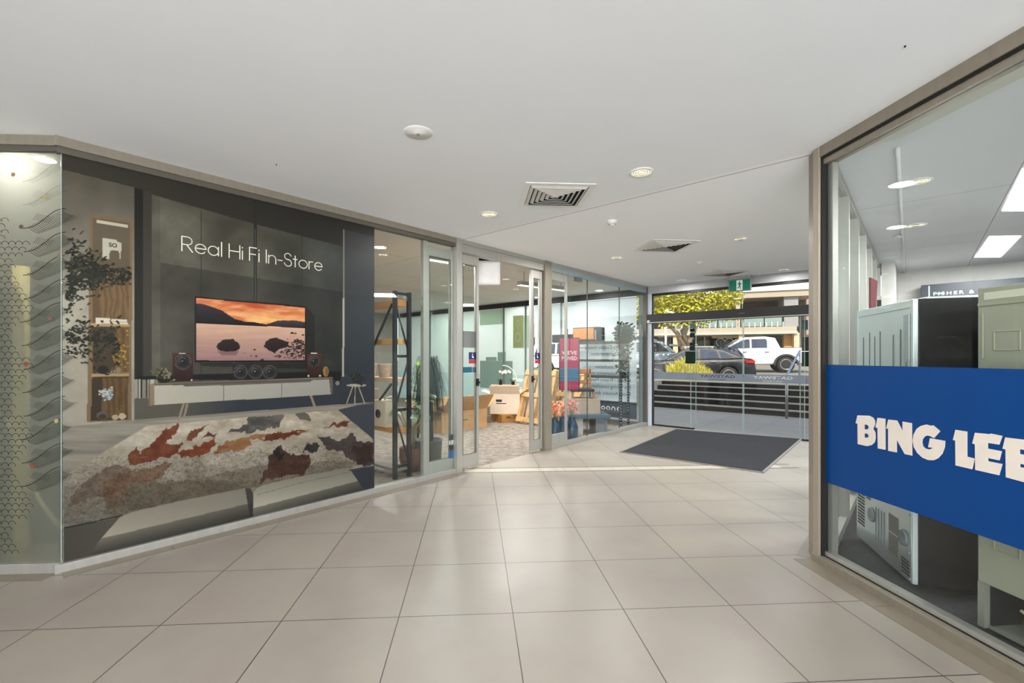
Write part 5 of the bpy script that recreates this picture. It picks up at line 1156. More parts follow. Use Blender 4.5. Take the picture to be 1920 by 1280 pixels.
sticker(864, 620, 893, 652, .018, mat('grey_notice', (160, 158, 160), .6), 'pale grey printed notice on the open door leaf', 'paper_notice', 'notice'); sticker(1007, 633, 1019, 662, .012, mat('white_notice', (206, 206, 204), .6), 'white printed notice on the narrow right door leaf', 'paper_notice', 'notice')
for (y0, y1, c, lab) in ((815, 824, (40, 42, 50), 'small dark payment sticker topmost low on the sliding door'), (826, 832, (220, 222, 224), 'small white payment sticker second from the top'), (835, 843, (60, 40, 44), 'small dark payment sticker with red and amber circles'), (845, 858, (20, 104, 178), 'blue payment card sticker lowest in the column')):
    sticker(842, y0, 851, y1, .022, mat('pay_%d' % y0, c, .4), lab, 'payment_sticker')
for dx, c in ((843.9, (206, 50, 40)), (847.4, (230, 150, 40))):
    pass
# ============================================================ RIGHT SHOP CONTENTS
FW = mat('fridge_back_white', (214, 222, 224), .35, .25, var=.02); FWD = mat('fridge_groove', (120, 130, 136), .5); SLATE = mat('black_fridge_side', (30, 30, 33), .16, .0, spec=.6); FB = mat('fridge_back_beige', (168, 168, 150), .4, .3, var=.03); FBD = mat('beige_groove', (122, 122, 106), .45)
STEEL = mat('galvanised_plate', (190, 196, 200), .3, .7, var=.05); COPPER = mat('copper_pipe', (190, 110, 70), .25, .9)
def frame_of(a, b): x = (b-a); L = x.length; x = x/L; y = Vector((-x.y, x.x, 0)); return x, y, L
# fridge 1: its back faces the glass
a = onz(1608, 1010); b = onz(1714, 1105.5); x, y, L = frame_of(b, a); inn = -y if (-y).dot(rn) > 0 else y
H1 = 1.70; fr1 = thing('refrigerator', 'tall fridge with pale ribbed metal back and black side next to corner column', 'fridge', tuple((a+b)/2+inn*.3))
def q1(mb, s0, s1, t0, t1, z0, z1): return mb.par(b+x*s0+inn*t0+UP*z0, x*(s1-s0), inn*(t1-t0), (0, 0, z1-z0))
m = MB(); q1(m, .0, L, .02, .66, .03, H1); m.build('cabinet', SLATE, fr1, .006)
m = MB(); q1(m, .01, L-.01, .0, .02, .46, H1-.01); m.build('back_panel', FW, fr1, .004)
m = MB(); q1(m, 0, .03, -.006, .02, .03, H1); q1(m, L-.03, L, -.006, .02, .03, H1); q1(m, 0.03, L-.03, -.006, .02, H1-.05, H1); m.build('edge_flange', FW, fr1, .004)
for k, s in enumerate((.15, .24, .42, .5, .58, .68)): m = MB(); q1(m, s*L/.79, s*L/.79+.007, -.004, .002, .52, H1-.17-.03*(k % 2)); m.build('pressed_rib', FWD, fr1)
m = MB(); q1(m, .035, .10, -.012, .0, .5, H1-.08); m.build('side_channel', mat('channel_shade', (176, 184, 186), .4, .3), fr1, .01)
m = MB(); q1(m, .05, .062, -.016, -.011, .95, 1.33); m.build('pressed_rib', FWD, fr1)
lo = MB(); q1(lo, .01, L-.01, -.01, .02, .03, .455); lo = lo.build('compressor_cover', STEEL, fr1, .004)
m = MB()
for k in range(12): q1(m, L-.15, L-.04, -.0125, -.010, .14+k*.022, .152+k*.022)
for k in range(5): q1(m, L-.25, L-.18, -.0125, -.010, .36+k*.014, .368+k*.014); q1(m, .03, .12, -.0125, -.010, .06+k*.02, .07+k*.02)
m.build('vent_slot', DARK, lo)
m = MB(); q1(m, .16, .28, -.0125, -.01, .12, .24); q1(m, .16, .28, -.0125, -.01, .25, .36); m.build('mesh_grille', mat('grille_grey', (110, 108, 104), .6), lo)
for s in (.52, .09): 
    m = MB(); m.lathe([(.001, .004), (.03, .006), (.045, .014), (.05, .0)], b+x*s+UP*.27-inn*.01, 18, -inn); m.build('pressed_recess', FWD, lo)
m = MB()
for s in (.34, .38, .42, .46): q1(m, s, s+.006, -.014, -.01, .12, .34)
m.build('pressed_rib', FWD, lo)
m = MB(); 
for s, z in ((.02, .05), (.02, .43), (.4, .44), (.7, .43), (.03, .2)): m.lathe([(.008, 0), (.006, .004), (.001, .005)], b+x*s+UP*z-inn*.01, 10, -inn)
m.build('screw', ALU, lo)
m = MB(); q1(m, .1, .7, .1, .6, H1, H1+.02); m.build('top_cover', FW, fr1, .005)
# fridge 2: pale beige back, nearer
a2_ = onz(1833, 1182); b2_ = onz(1833, 1182)+rd*.72+rn*.0; x = rd; inn = rn; L = .72; org2 = a2_
fr2 = thing('refrigerator', 'nearest fridge with beige embossed back and open compressor bay at right', 'fridge', tuple(org2+rd*.36+rn*.3)); H2 = 1.70
def q2(mb, s0, s1, t0, t1, z0, z1): return mb.par(org2+x*s0+inn*t0+UP*z0, x*(s1-s0), inn*(t1-t0), (0, 0, z1-z0))
m = MB(); q2(m, 0, L, .02, .66, .25, H2); q2(m, 0, .03, .0, .66, .03, .25); q2(m, L-.03, L, .0, .66, .03, .25); q2(m, .03, L-.03, .34, .66, .03, .25); q2(m, .03, L-.03, 0.02, .3, .03, .045); m.build('cabinet', mat('fridge_cabinet_grey', (150, 150, 140), .4, .3), fr2)
m = MB(); q2(m, .0, L, .0, .02, .25, H2); m.build('back_panel', FB, fr2, .005)
m = MB(); q2(m, 0.005, L-.005, -.008, .0, H2-.09, H2-.075); q2(m, .02, .028, -.005, .0, 1.35, H2-.12); m.build('pressed_rib', FB, fr2, .002)
m = MB(); q2(m, .03, L-.03, .32, .335, .045, .25); q2(m, .031, .04, .03, .32, .045, .25); m.build('bay_lining', DARK, fr2)
for r_ in range(4):
    for c_ in range(4):
        z = 1.26-r_*.27; s = .07+c_*.16; m = MB(); w_, h_ = .11, (.09 if r_ == 0 else .2); 
        z0 = z+.13 if r_ == 0 else z-.02
        for (p0, p1, p2, p3) in ((0, w_, 0, .006), (0, w_, h_, h_+.006), (0, .006, 0, h_), (w_-.006, w_, 0, h_)): q2(m, s+p0, s+p1, -.004, .001, z0+p2, z0+p3)
        m.build('embossed_panel', FB, fr2, .002)
m = MB(); q2(m, .03, .2, -.002, .0, H2-.06, H2-.025); m.build('rating_label', mat('label_cream', (206, 204, 186), .6), fr2)
m = MB(); q2(m, .36, .62, -.003, .0, .29, .36); m.build('white_label', mat('label_white', (226, 226, 216), .6), fr2)
m = MB(); m.lathe([(.07, 0), (.1, .03), (.1, .09), (.06, .13), (.001, .14)], org2+rd*.5+rn*.17+UP*.05, 20); m.build('compressor', DARK, fr2)
m = MB(); rr = random.Random(2)
for k in range(5):
    p0 = org2+rd*(.12+.1*k)+rn*.08+UP*.1; m.tube([p0, p0+rd*.06+UP*.1, p0+rd*.1+UP*.08+rn*.02, p0+rd*.13-UP*.03, p0+rd*.2+UP*.02], .005, 6)
m.build('copper_pipe', COPPER, fr2)
m = MB(); m.tube([org2+rd*.3+rn*.05+UP*.14, org2+rd*.36+rn*.05+UP*.21, org2+rd*.45+rn*.05+UP*.2, org2+rd*.5+rn*.06+UP*.1], .004, 6); m.tube([org2+rd*.15+rn*.04+UP*.18, org2+rd*.23+rn*.04+UP*.15], .007, 6); m.build('wire', mat('white_wire', (210, 200, 180), .4), fr2)
m = MB(); q2(m, .5, .62, .1, .3, H2, H2+.03); m.build('hinge_cover', DARK, fr2, .005)
# black cardboard or appliance block behind, brand sign on the wall
us = UL+1.08; a = onu(1727, 536, us); b = onu(1900, 566, us); va, vb = uv(a)[1], uv(b)[1]
a = onu(1727, 538, us); zt = a.z; zb = onu(1727, 640, us).z
sgn = thing('brand_sign', 'dark slate wall sign with white FISHER & lettering above the fridges', 'sign', tuple(P(us, va)))
m = MB(); m.fb(us-.25, us+.02, va-2.4, va, zt-.42, zt); m.build('sign_box', mat('slate_sign', (44, 50, 62), .4), sgn, .004)
pb = onu(1750, 560, us-.252); vv_ = uv(pb)[1]; ve_ = uv(onu(1905, 550, us-.252))[1]
text_mesh('sign_lettering', 'FISHER & PAYKEL', .07, mat('sign_white', (232, 236, 240), .5), P(us-.253, vv_, onu(1750, 554, us-.25).z), -n, UP, sgn, sp=1.35, bold=.001, width=.86)
m = MB(); m.fb(us-.254, us-.25, vv_+.04, vv_+.055, zt-.26, zt-.02); m.build('sign_bar', WHITE, sgn)
# red tall floor banner
pb = onv(1637, 600, -WA-.22); m = MB(); top = min(2.6, ony(1638, 520, pb.y).z)
m.prism([(pb.x-.02, pb.y, 0), (pb.x+.01, pb.y, 0), (pb.x+.01, pb.y, 1.5), (pb.x+.04, pb.y, top-.03), (pb.x-.02, pb.y, top), (pb.x-.02, pb.y, 1.5)], (0, .02, 0)); tag(m.build('feather_banner', mat('dark_red_banner', (128, 56, 62), .6)), 'narrow dark red feather banner beside the white pillar', 'banner')
# washing machine seen low behind the column
pw = P(5.0, -WA-.6); t = thing('washing_machine', 'white front loader half hidden between the glass mullions and the fridge', 'washing machine', (pw.x, pw.y, 0))
m = MB(); m.fb(4.8, 5.4, -WA-.95, -WA-.36, 0, .95); m.fb(4.8, 5.4, -WA-.95, -WA-.36, .96, 1.45); m.build('cabinet', WHITE, t, .01)
m = MB(); c_ = P(4.8, -WA-.65, 1.2); m.lathe([(.17, 0), (.17, .02), (.13, .025), (.001, .012)], c_, 24, -d); m.build('door', mat('dark_porthole', (60, 66, 72), .15), t)
# ceiling panels and downlights
PAN = emit_mat('troffer_diffuser', (255, 255, 255), 2.2)
for px4, lab in (([(1858, 443), (1912, 443), (1879, 482), (1825, 483)], 'square bright ceiling panel light above the fridges'), ([(1925, 316), (2010, 316), (1960, 396), (1873, 396)], 'nearest bright ceiling panel at the right edge')):
    q = [onz(*p, 2.719) for p in px4]; c = sum(q, Vector())/4; t = thing('panel_light', lab, 'ceiling light', tuple(c), group='right shop panel lights')
    m = MB(); e1 = (q[1]-q[0]+q[2]-q[3])/2; e2 = (q[3]-q[0]+q[2]-q[1])/2; m.par(c-e1/2-e2/2, e1, e2, (0, 0, .003)); m.build('diffuser', PAN, t)
    l = area_light('panel_lamp', (c.x, c.y, 2.71), (0, 0, -1), .6, .6, 80)
for k, (x_, y_) in enumerate(((3.6, .8), (5.2, 2.2), (6, -1), (3.5, -1.6))):
    t = thing('panel_light', 'ceiling panel light deeper in the appliance shop', 'ceiling light', (x_, y_, 2.72), group='deep panel lights'); m = MB(); m.box(x_-.3, x_+.3, y_-.3, y_+.3, 2.72, 2.724); m.build('diffuser', PAN, t); area_light('panel_lamp', (x_, y_, 2.71), (0, 0, -1), .6, .6, 80)
for (px, py, lab) in ((1721, 340, 'large pale downlight inside the right shop, upper of two'), (1717, 422, 'pale downlight inside the right shop, lower of two')):
    o = copy_tree(d0); o.location = onz(px, py, 2.724)
    for ch_ in list(o.children):
        if ch_.type == 'LIGHT': bpy.data.objects.remove(ch_)
    tag(o, lab, 'downlight', 'right shop downlights'); o.scale = (1.05, 1.05, 1)
m = MB(); a = onz(1683, 275, 2.724); b = onz(1697, 515, 2.724); m.tube([a-UP*.012, b-UP*.012], .012, 8); tag(m.build('ceiling_conduit', WHITE), 'thin white conduit running along the right shop ceiling', 'conduit')
t = thing('ceiling_sensor', 'small white sensor box beside the conduit', 'sensor'); c = onz(1684, 441, 2.724); m = MB(); m.box(-.03, .03, -.03, .03, -.03, 0); m.build('body', WHITE, t, .006); t.location = c

# ============================================================ OUTSIDE
SZ = .66
PAV = mat('granite_paving', (118, 118, 118), .75, var=.12, scale=3, stretch=(1, 3, 1)); 
m = MB(); m.fb(UL, UL+3.24, -9, 11, -.12, -.004); struct('ground_paving', m, grid_mat('paving_slabs', (134, 134, 134), (84, 84, 84), .6, .9, .008, .7, var=.12))
STP = mat('dark_step_riser', (20, 20, 20), .9, var=.3, scale=4); NOS = mat('pale_step_nosing', (150, 148, 140), .7); 
st = thing('entrance_steps', 'five dark concrete steps with pale nosings rising to the street', 'steps', tuple(P(UL+4, -2)))
for k in range(5):
    z1 = min(SZ, .138*(k+1)); u_ = UL+3.23+.3*k; vl = -Vv(1232, u_) if False else Vv(1232, u_)+.3
    m = MB(); m.fb(u_, UL+4.9, -9, vl, z1-.138 if k else 0, z1-.012); m.build('riser', STP, st)
    m = MB(); m.fb(u_-.012, u_+.35, -9, vl, z1-.014, z1+.002); m.build('nosing', NOS, st)
m = MB(); m.fb(UL+3.2, UL+4.9, Vv(1232, UL+3.4)+.3, 11, 0, SZ+.0); struct('trim_8', m, mat('concrete_kerb_wall', (160, 158, 150), .8, var=.1))
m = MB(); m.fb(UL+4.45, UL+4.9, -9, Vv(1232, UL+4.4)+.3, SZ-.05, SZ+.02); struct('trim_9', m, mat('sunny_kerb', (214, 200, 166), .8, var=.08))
sdv = Vector((.93, -.37, 0)).normalized(); sn = Vector((.37, .93, 0)).normalized()    # street runs along sdv
ASPH = mat('asphalt', (120, 116, 106), .9, var=.12, scale=3, bump=.2)
m = MB(); c0_ = P(UL+4.9, 11, SZ-.1); c1_ = P(UL+4.9, -9, SZ-.1)
m.prism([P(UL+4.88, 11, .5), P(UL+4.88, -9, .5), P(UL+4.88, -9, .28)+d*4+UP*0, P(UL+4.88, 11, .28)+d*4], (0, 0, -.1)); struct('ground_verge', m, mat('pale_footpath', (168, 158, 138), .85, var=.1))
# road plane sloping up gently with distance
def gz(y): return max(.2, .26+(y-20)*.038)
m = MB(); S0 = Vector((3, 17, 0)); 
Q = []
for s_ in (-40, 40):
    for t_ in (0, 22): pnt = S0+sdv*s_+sn*t_; Q.append(pnt)
def gzt(t_): return .24+t_*.032
for i, q in enumerate(Q): q.z = gzt(0 if i % 2 == 0 else 22)
m.prism([Q[0], Q[2], Q[3], Q[1]], (0, 0, -.15)); struct('ground_road', m, ASPH)
def gp(px, t_):   # point on street plane distance t_ from S0 line at pixel column px
    p = hit(px, 700, S0+sn*t_, sn); return Vector((p.x, p.y, gzt(t_)))
# handrail
HR = mat('blue_grey_steel', (110, 132, 168), .35, .4)
hp = onz(1475, 784); hr = thing('handrail', 'steel handrail post with sloping blue grey rail on the entrance steps', 'railing', tuple(hp))
m = MB(); m.tube([hp, hp+UP*.93], .03, 10); m.build('post', mat('stainless_post', (150, 150, 150), .3, .7), hr)
e = hp+d*1.5+UP*1.5; m = MB(); m.tube([hp+UP*.93-d*.1, hp+UP*.95, e], .024, 10); m.build('rail', HR, hr)
m = MB(); m.tube([e-UP*.03, Vector((e.x, e.y, SZ))], .024, 10); m.build('post', HR, hr)
# grass clump
gr_ = MB(); rr = random.Random(21)
for k in range(1500):
    px = rr.uniform(1252, 1336); bu = UL+4.75+rr.uniform(.1, .9); bp = hit(px, 700, P(bu, 0), d); bp.z = SZ-.12
    f = 1-abs(px-1285)/62; h = (.28+.62*max(.1, f))*rr.uniform(.6, 1.05); a = rr.uniform(0, 6.28); l = rr.uniform(.1, .4)*h; o_ = Vector((math.cos(a), math.sin(a), 0))
    leafpath(gr_, [bp, bp+o_*l*.25+UP*h*.5, bp+o_*l*.65+UP*h*.85, bp+o_*l+UP*h*.95], .009)
o = gr_.build('ornamental_grass', mat('yellow_green_grass', (196, 188, 82), .7, var=.35, scale=9)); tag(o, 'clump of yellow green strappy grass planted at the top of the steps', 'grass', kind='stuff')
# tree
tp_ = gp(1287, 6.4); tb = thing('street_tree', 'yellow green leafy street tree with twisted pale trunks in front of the shops', 'tree', tuple(tp_))
BARK = mat('tree_bark', (150, 128, 104), .9, var=.35, scale=5, bump=.5)
y_ = tp_.y
def tpix(px, py, dy=0): return ony(px, py, y_+dy)
m = MB()
m.tube([tpix(1287, 676), tpix(1283, 652), tpix(1275, 640), tpix(1271, 626), tpix(1262, 616), tpix(1248, 607)], [.2, .17, .13, .11, .09, .06], 9)
m.tube([tpix(1287, 660), tpix(1291, 644), tpix(1283, 630), tpix(1287, 616), tpix(1278, 600), tpix(1270, 580)], [.15, .12, .1, .1, .08, .05], 9)
m.tube([tpix(1288, 655), tpix(1294, 636), tpix(1303, 616), tpix(1308, 600), tpix(1320, 575)], [.13, .11, .1, .09, .05], 9)
m.tube([tpix(1285, 640), tpix(1278, 620), tpix(1292, 604), tpix(1300, 575)], [.09, .08, .07, .04], 8)
for k in range(16): 
    rx = rr.uniform(1228, 1385); m.tube([tpix(1275+rr.uniform(-10, 30), 606), tpix((rx+1290)/2+rr.uniform(-8, 8), 588, rr.uniform(-1, 1)), tpix(rx, rr.uniform(548, 585), rr.uniform(-1.5, 1.5))], [.06, .045, .02], 6)
m.build('trunk', BARK, tb)
m = MB(); 
for k in range(10000):
    px = rr.uniform(1195, 1392); 
    lim = 598-8*math.sin((px-1200)/14)-(10 if px > 1340 else 0)-(14 if px > 1372 else 0); py = rr.uniform(470, lim) if rr.random() < .93 else rr.uniform(590, 612)
    if py > 600 and not 1238 < px < 1330: continue
    c = tpix(px, py, rr.uniform(-1.9, 1.9)); 
    o_ = Vector((rr.uniform(-1, 1), rr.uniform(-1, 1), rr.uniform(-1, .4))).normalized(); up_ = Vector((rr.uniform(-1, 1), rr.uniform(-1, 1), rr.uniform(-1, 1)))
    leafpath(m, [c, c+o_*.05, c+o_*.11, c+o_*.16], .04, up_)
m.build('foliage', mat('yellow_green_leaf', (178, 174, 46), .6, var=.6, scale=7), tb)
# vehicles
TYRE = mat('tyre_rubber', (34, 33, 32), .8); RIM = mat('alloy_rim', (190, 190, 186), .3, .6); CGL = mat('car_glass', (34, 48, 66), .08, spec=.9)
def wheel(t, c, ax, r, rim=RIM, dark=False):
    w = MB(); ax = Vector(ax); w.lathe([(r*.62, -.1), (r*.93, -.1), (r, -.06), (r, .06), (r*.93, .1), (r*.62, .1)], c, 26, ax); w = w.build('wheel', TYRE, t)
    m = MB(); m.lathe([(.001, .05), (r*.6, .05), (r*.62, .09), (r*.66, .105)], c, 26, ax, caps=False); m.build('rim_dish', mat('rim_shadow', (30, 30, 32), .5), w)
    m = MB(); ax_n = ax.normalized(); a = ax_n.orthogonal().normalized(); b = ax_n.cross(a); cc = Vector(c)+ax_n*.07
    for k in range(8):
        an = k*math.pi/4; e = (a*math.cos(an)+b*math.sin(an)); f = (b*math.cos(an)-a*math.sin(an)); m.prism([cc+e*r*.1-f*.02, cc+e*r*.62-f*.035, cc+e*r*.62+f*.0, cc+e*r*.1+f*.02], ax_n*.02)
    m.lathe([(r*.58, .085), (r*.66, .108), (r*.62, .11), (r*.58, .09)], c, 26, ax, caps=False); m.lathe([(.001, .1), (r*.14, .09)], c, 12, ax); m.build('spokes', rim, w)
def loft(mb, sections):   # list of (x, [(y,z)...]) loops of equal length
    k = len(sections[0][1]); vs = [(x, y, z) for x, L in sections for y, z in L]; fs = []
    for i in range(len(sections)-1):
        for j in range(k-1): fs.append((i*k+j, i*k+j+1, (i+1)*k+j+1, (i+1)*k+j))
    fs.append(tuple(range(k))[::-1]); fs.append(tuple((len(sections)-1)*k+j for j in range(k)))
    o = mb.smooth; mb.smooth = True; mb.add(vs, fs); mb.smooth = o
def car(name, label, cat, paint, L, W, sill, belt, roof, wr, wx, green, tail=None, bed=None, rails=False, group=None, lights=True):
    """belt: [(x, z)] top of the lower body; green: [(x, z)] greenhouse outline"""
    t = thing(name, label, cat, group=group); hw = W/2
    m = MB(); secs = []
    def ib(x): 
        for (x0, z0), (x1, z1) in zip(belt, belt[1:]):
            if x0 <= x <= x1: return z0+(z1-z0)*(x-x0)/max(1e-6, x1-x0)
        return belt[-1][1]
    n_ = 56
    for i in range(n_+1):
        x = L*i/n_; zt = ib(x); e = min(x, L-x); tap = 1-.20*max(0, 1-e/.55)**2.2; zb = sill
        for w_ in wx:
            if abs(x-w_) < wr*1.2: zb = max(zb, wr+math.sqrt(max(0, (wr*1.17)**2-(x-w_)**2)))
        zb = min(zb, zt-.06)
        if e < .2: zb = max(zb, sill+.05)
        h = hw*tap; zm = zb+(zt-zb)*.55
        secs.append((x, [(-h*.97, zb), (-h, zm), (-h*.94, zt-.06), (-h*.9, zt), (h*.9, zt), (h*.94, zt-.06), (h, zm), (h*.97, zb), (-h*.97, zb)]))
    loft(m, secs); m.build('body', paint, t)
    m = MB(); x0, x1 = wx[0]+wr*1.2, wx[1]-wr*1.2; m.box(.25, L-.25, -hw*.86, hw*.86, sill-.03, sill+.2); m.box(.3, L-.3, -hw*.7, hw*.7, sill+.1, belt[len(belt)//2][1]-.08); m.build('underbody', DARK, t)
    zr = max(z for x, z in green); zbelt = min(z for x, z in green)
    m = MB(); k = len(green)
    def sy(z): return hw*.9-(z-zbelt)/(zr-zbelt)*hw*.2
    vs = [(x, -sy(z), z) for x, z in green]+[(x, sy(z), z) for x, z in green]
    m.add(vs, [tuple(range(k)), tuple(range(k, 2*k))[::-1]]+[(i, i+k, (i+1) % k+k, (i+1) % k) for i in range(k)]); m.build('cabin', paint, t, .03)
    return t, sy, hw
def side_window(t, sy, pts, name='side_window'):
    for s in (-1, 1):
        m = MB(); q = [Vector((x, s*(sy(z)+.004), z)) for x, z in pts]; m.prism(q, (0, s*.006, 0)); m.build(name, CGL, t)
def place(t, L, px, tt, ang, cx=None):
    p = gp(px, tt); a = ang; dx = Vector((math.cos(a), math.sin(a), 0)); c = p-dx*(L/2 if cx is None else cx); t.location = c; t.rotation_euler = (0, 0, a)
SA = math.atan2(sdv.y, sdv.x)
# white ute: front towards the left
WP = mat('white_car_paint', (236, 236, 232), .25, spec=.6)
belt = [(0, .72), (.1, .95), (1.25, 1.12), (1.4, 1.15), (3.7, 1.18), (3.75, 1.2), (5.25, 1.22), (5.35, 1.15)]
gren = [(1.25, 1.1), (2.1, 1.66), (2.35, 1.76), (3.3, 1.8), (3.75, 1.72), (3.98, 1.18)]
t, sy, hw = car('pickup_truck', 'white dual cab pickup facing left parked across the street', 'pickup truck', WP, 5.35, 1.88, .46, belt, 1.8, .39, (.95, 4.18), gren)
side_window(t, sy, [(1.55, 1.19), (2.22, 1.60), (2.42, 1.66), (2.60, 1.67), (2.60, 1.21)]); side_window(t, sy, [(2.68, 1.21), (2.68, 1.67), (3.32, 1.68), (3.38, 1.6), (3.38, 1.22)])
m = MB(); m.prism([(1.33, -.7, 1.18), (2.12, -.62, 1.68), (2.12, .62, 1.68), (1.33, .7, 1.18)], (-.02, 0, .02)); m.build('windscreen', CGL, t)
for x in (.95, 4.18):
    for s in (-1, 1):
        wheel(t, (x, s*(hw-.1), .39), (0, s, 0), .39)
        m = MB(); K = 14; o_ = [Vector((x+.55*math.cos(a), s*(hw-.02), .39+.52*math.sin(a))) for a in [math.pi*j/K*1.04-.06 for j in range(K+1)]]; i_ = [Vector((x+.46*math.cos(a), s*(hw-.02), .39+.43*math.sin(a))) for a in [math.pi*j/K*1.04-.06 for j in range(K+1)]]
        m.prism(o_+i_[::-1], (0, s*.07, 0)); m.build('fender_flare', mat('flare_black', (44, 44, 44), .6), t)
m = MB(); m.tube([(1.5, -hw-.02, .42), (3.6, -hw-.02, .42)], .04, 8); m.build('side_step', mat('step_silver', (190, 190, 190), .3, .6), t)
m = MB(); m.box(5.3, 5.48, -.8, .8, .5, .68); m.build('rear_bumper', BLACK, t, .02); m = MB(); m.box(3.98, 5.3, -.8, .8, 1.2, 1.235); m.build('tub_cover', BLACK, t)
for x in (1.85, 2.85): m = MB(); m.box(x+.4, x+.6, -hw-.015, -hw+.01, 1.0, 1.03); m.build('door_handle', mat('handle_grey', (120, 120, 120), .3, .5), t)
place(t, 5.35, 1466, 10.5, SA+.03, 4.18)
# dark sedan nearer
NP = mat('dark_blue_paint', (20, 22, 30), .4, spec=.35)
belt = [(0, .55), (.1, .72), (.6, .82), (1.4, .92), (3.9, 1.0), (4.5, 1.0), (4.68, .9), (4.7, .6)]
gren = [(1.2, .9), (1.95, 1.34), (2.3, 1.43), (3.0, 1.44), (3.5, 1.36), (4.35, 1.0)]
t, sy, hw = car('sedan_car', 'dark blue sedan parked behind the grass clump, tail to the right', 'car', NP, 4.7, 1.8, .28, belt, 1.44, .33, (.9, 3.7), gren)
side_window(t, sy, [(1.5, .97), (2.08, 1.31), (2.35, 1.36), (2.55, 1.37), (2.55, .99)]); side_window(t, sy, [(2.65, .99), (2.65, 1.37), (3.05, 1.36), (3.25, 1.32), (3.35, 1.02)]); side_window(t, sy, [(3.43, 1.03), (3.36, 1.29), (3.6, 1.22), (3.85, 1.06)])
for x in (.9, 3.7):
    for s in (-1, 1): wheel(t, (x, s*(hw-.1), .33), (0, s, 0), .33)
for s in (-1, 1):
    m = MB(); m.prism([(4.3, s*.62, .82), (4.66, s*.6, .82), (4.62, s*.6, .93), (4.25, s*.66, .93)], (0, s*.27, 0)); m.build('tail_light', mat('tail_red', (186, 30, 34), .3), t); m = MB(); m.box(2.0, 3.2, s*.6-.015, s*.6+.015, 1.47, 1.5); m.box(2.05, 2.1, s*.6-.015, s*.6+.015, 1.4, 1.47); m.box(3.1, 3.15, s*.6-.015, s*.6+.015, 1.4, 1.47); m.build('roof_rail', RIM, t)
    m = MB(); m.box(.02, .3, s*.75-.12, s*.75+.12, .6, .72); m.build('headlight', mat('headlight_glass', (210, 214, 220), .15), t)
m = MB(); m.box(3.05, 3.25, -hw-.01, -hw+.02, .85, .88); m.build('door_handle', RIM, t)
place(t, 4.7, 1298, 4.6, SA+.0, 2.35); t.location.z -= .1
# blue hatch behind sedan with white roof box / sign
BP = mat('mid_blue_paint', (26, 38, 66), .4, spec=.35)
belt = [(0, .6), (.15, .8), (.9, .95), (4.2, 1.0), (4.3, .7)]; gren = [(.95, .95), (1.6, 1.5), (2.0, 1.58), (3.7, 1.56), (4.2, 1.0)]
t, sy, hw = car('hatchback_car', 'mid blue car mostly hidden between the sedan and the white pickup', 'car', BP, 4.3, 1.78, .3, belt, 1.58, .33, (.85, 3.4), gren)
side_window(t, sy, [(1.3, 1.03), (1.75, 1.46), (2.35, 1.49), (2.35, 1.03)]); side_window(t, sy, [(2.45, 1.03), (2.45, 1.49), (3.5, 1.48), (3.8, 1.05)])
m = MB(); m.prism([(3.88, -.62, 1.46), (4.18, -.72, 1.06), (4.18, .72, 1.06), (3.88, .62, 1.46)], (.03, 0, .02)); m.build('rear_window', CGL, t)
for x in (.85, 3.4):
    for s in (-1, 1): wheel(t, (x, s*(hw-.1), .33), (0, s, 0), .33)
m = MB(); m.box(.9, 2.2, -.5, .5, 1.6, 1.7); m.build('roof_box', WHITE, t, .03)
place(t, 4.3, 1312, 7.9, SA, 2.3); t.location.z -= .22
# silver wagon at left
SP = mat('silver_paint', (176, 190, 202), .28, .4)
belt = [(0, .65), (.1, .9), (3.6, 1.0), (4.6, .85), (4.75, .6)]; gren = [(.05, .95), (.25, 1.55), (.6, 1.66), (2.6, 1.68), (3.1, 1.6), (3.8, 1.0)]
t, sy, hw = car('station_wagon', 'silver wagon parked at far left behind the grass clump', 'car', SP, 4.75, 1.85, .35, belt, 1.68, .36, (.9, 3.7), gren)
side_window(t, sy, [(.3, 1.04), (.42, 1.5), (1.35, 1.56), (1.35, 1.04)]); side_window(t, sy, [(1.45, 1.04), (1.45, 1.57), (2.35, 1.57), (2.35, 1.04)]); side_window(t, sy, [(2.45, 1.04), (2.45, 1.57), (2.95, 1.52), (3.5, 1.06)])
for x in (.9, 3.7):
    for s in (-1, 1): wheel(t, (x, s*(hw-.1), .36), (0, s, 0), .36)
for s in (-1, 1): m = MB(); m.box(.6, 2.8, s*.62-.015, s*.62+.015, 1.71, 1.74); m.build('roof_rail', RIM, t)
place(t, 4.75, 1214, 10.2, SA, 2.3)
# white van seen through the corner
t, sy, hw = car('white_car', 'white car glimpsed through the corner glass at left of the street doors', 'car', WP, 4.75, 1.85, .35, belt, 1.68, .36, (.9, 3.7), gren)
side_window(t, sy, [(.3, 1.04), (.42, 1.5), (1.35, 1.56), (1.35, 1.04)]); side_window(t, sy, [(1.45, 1.04), (1.45, 1.57), (2.35, 1.57), (2.35, 1.04)]); side_window(t, sy, [(2.45, 1.04), (2.45, 1.57), (2.95, 1.52), (3.5, 1.06)])
for x in (.9, 3.7):
    for s in (-1, 1): wheel(t, (x, s*(hw-.1), .36), (0, s, 0), .36)
place(t, 4.75, 1082, 6.5, SA, 2.3)
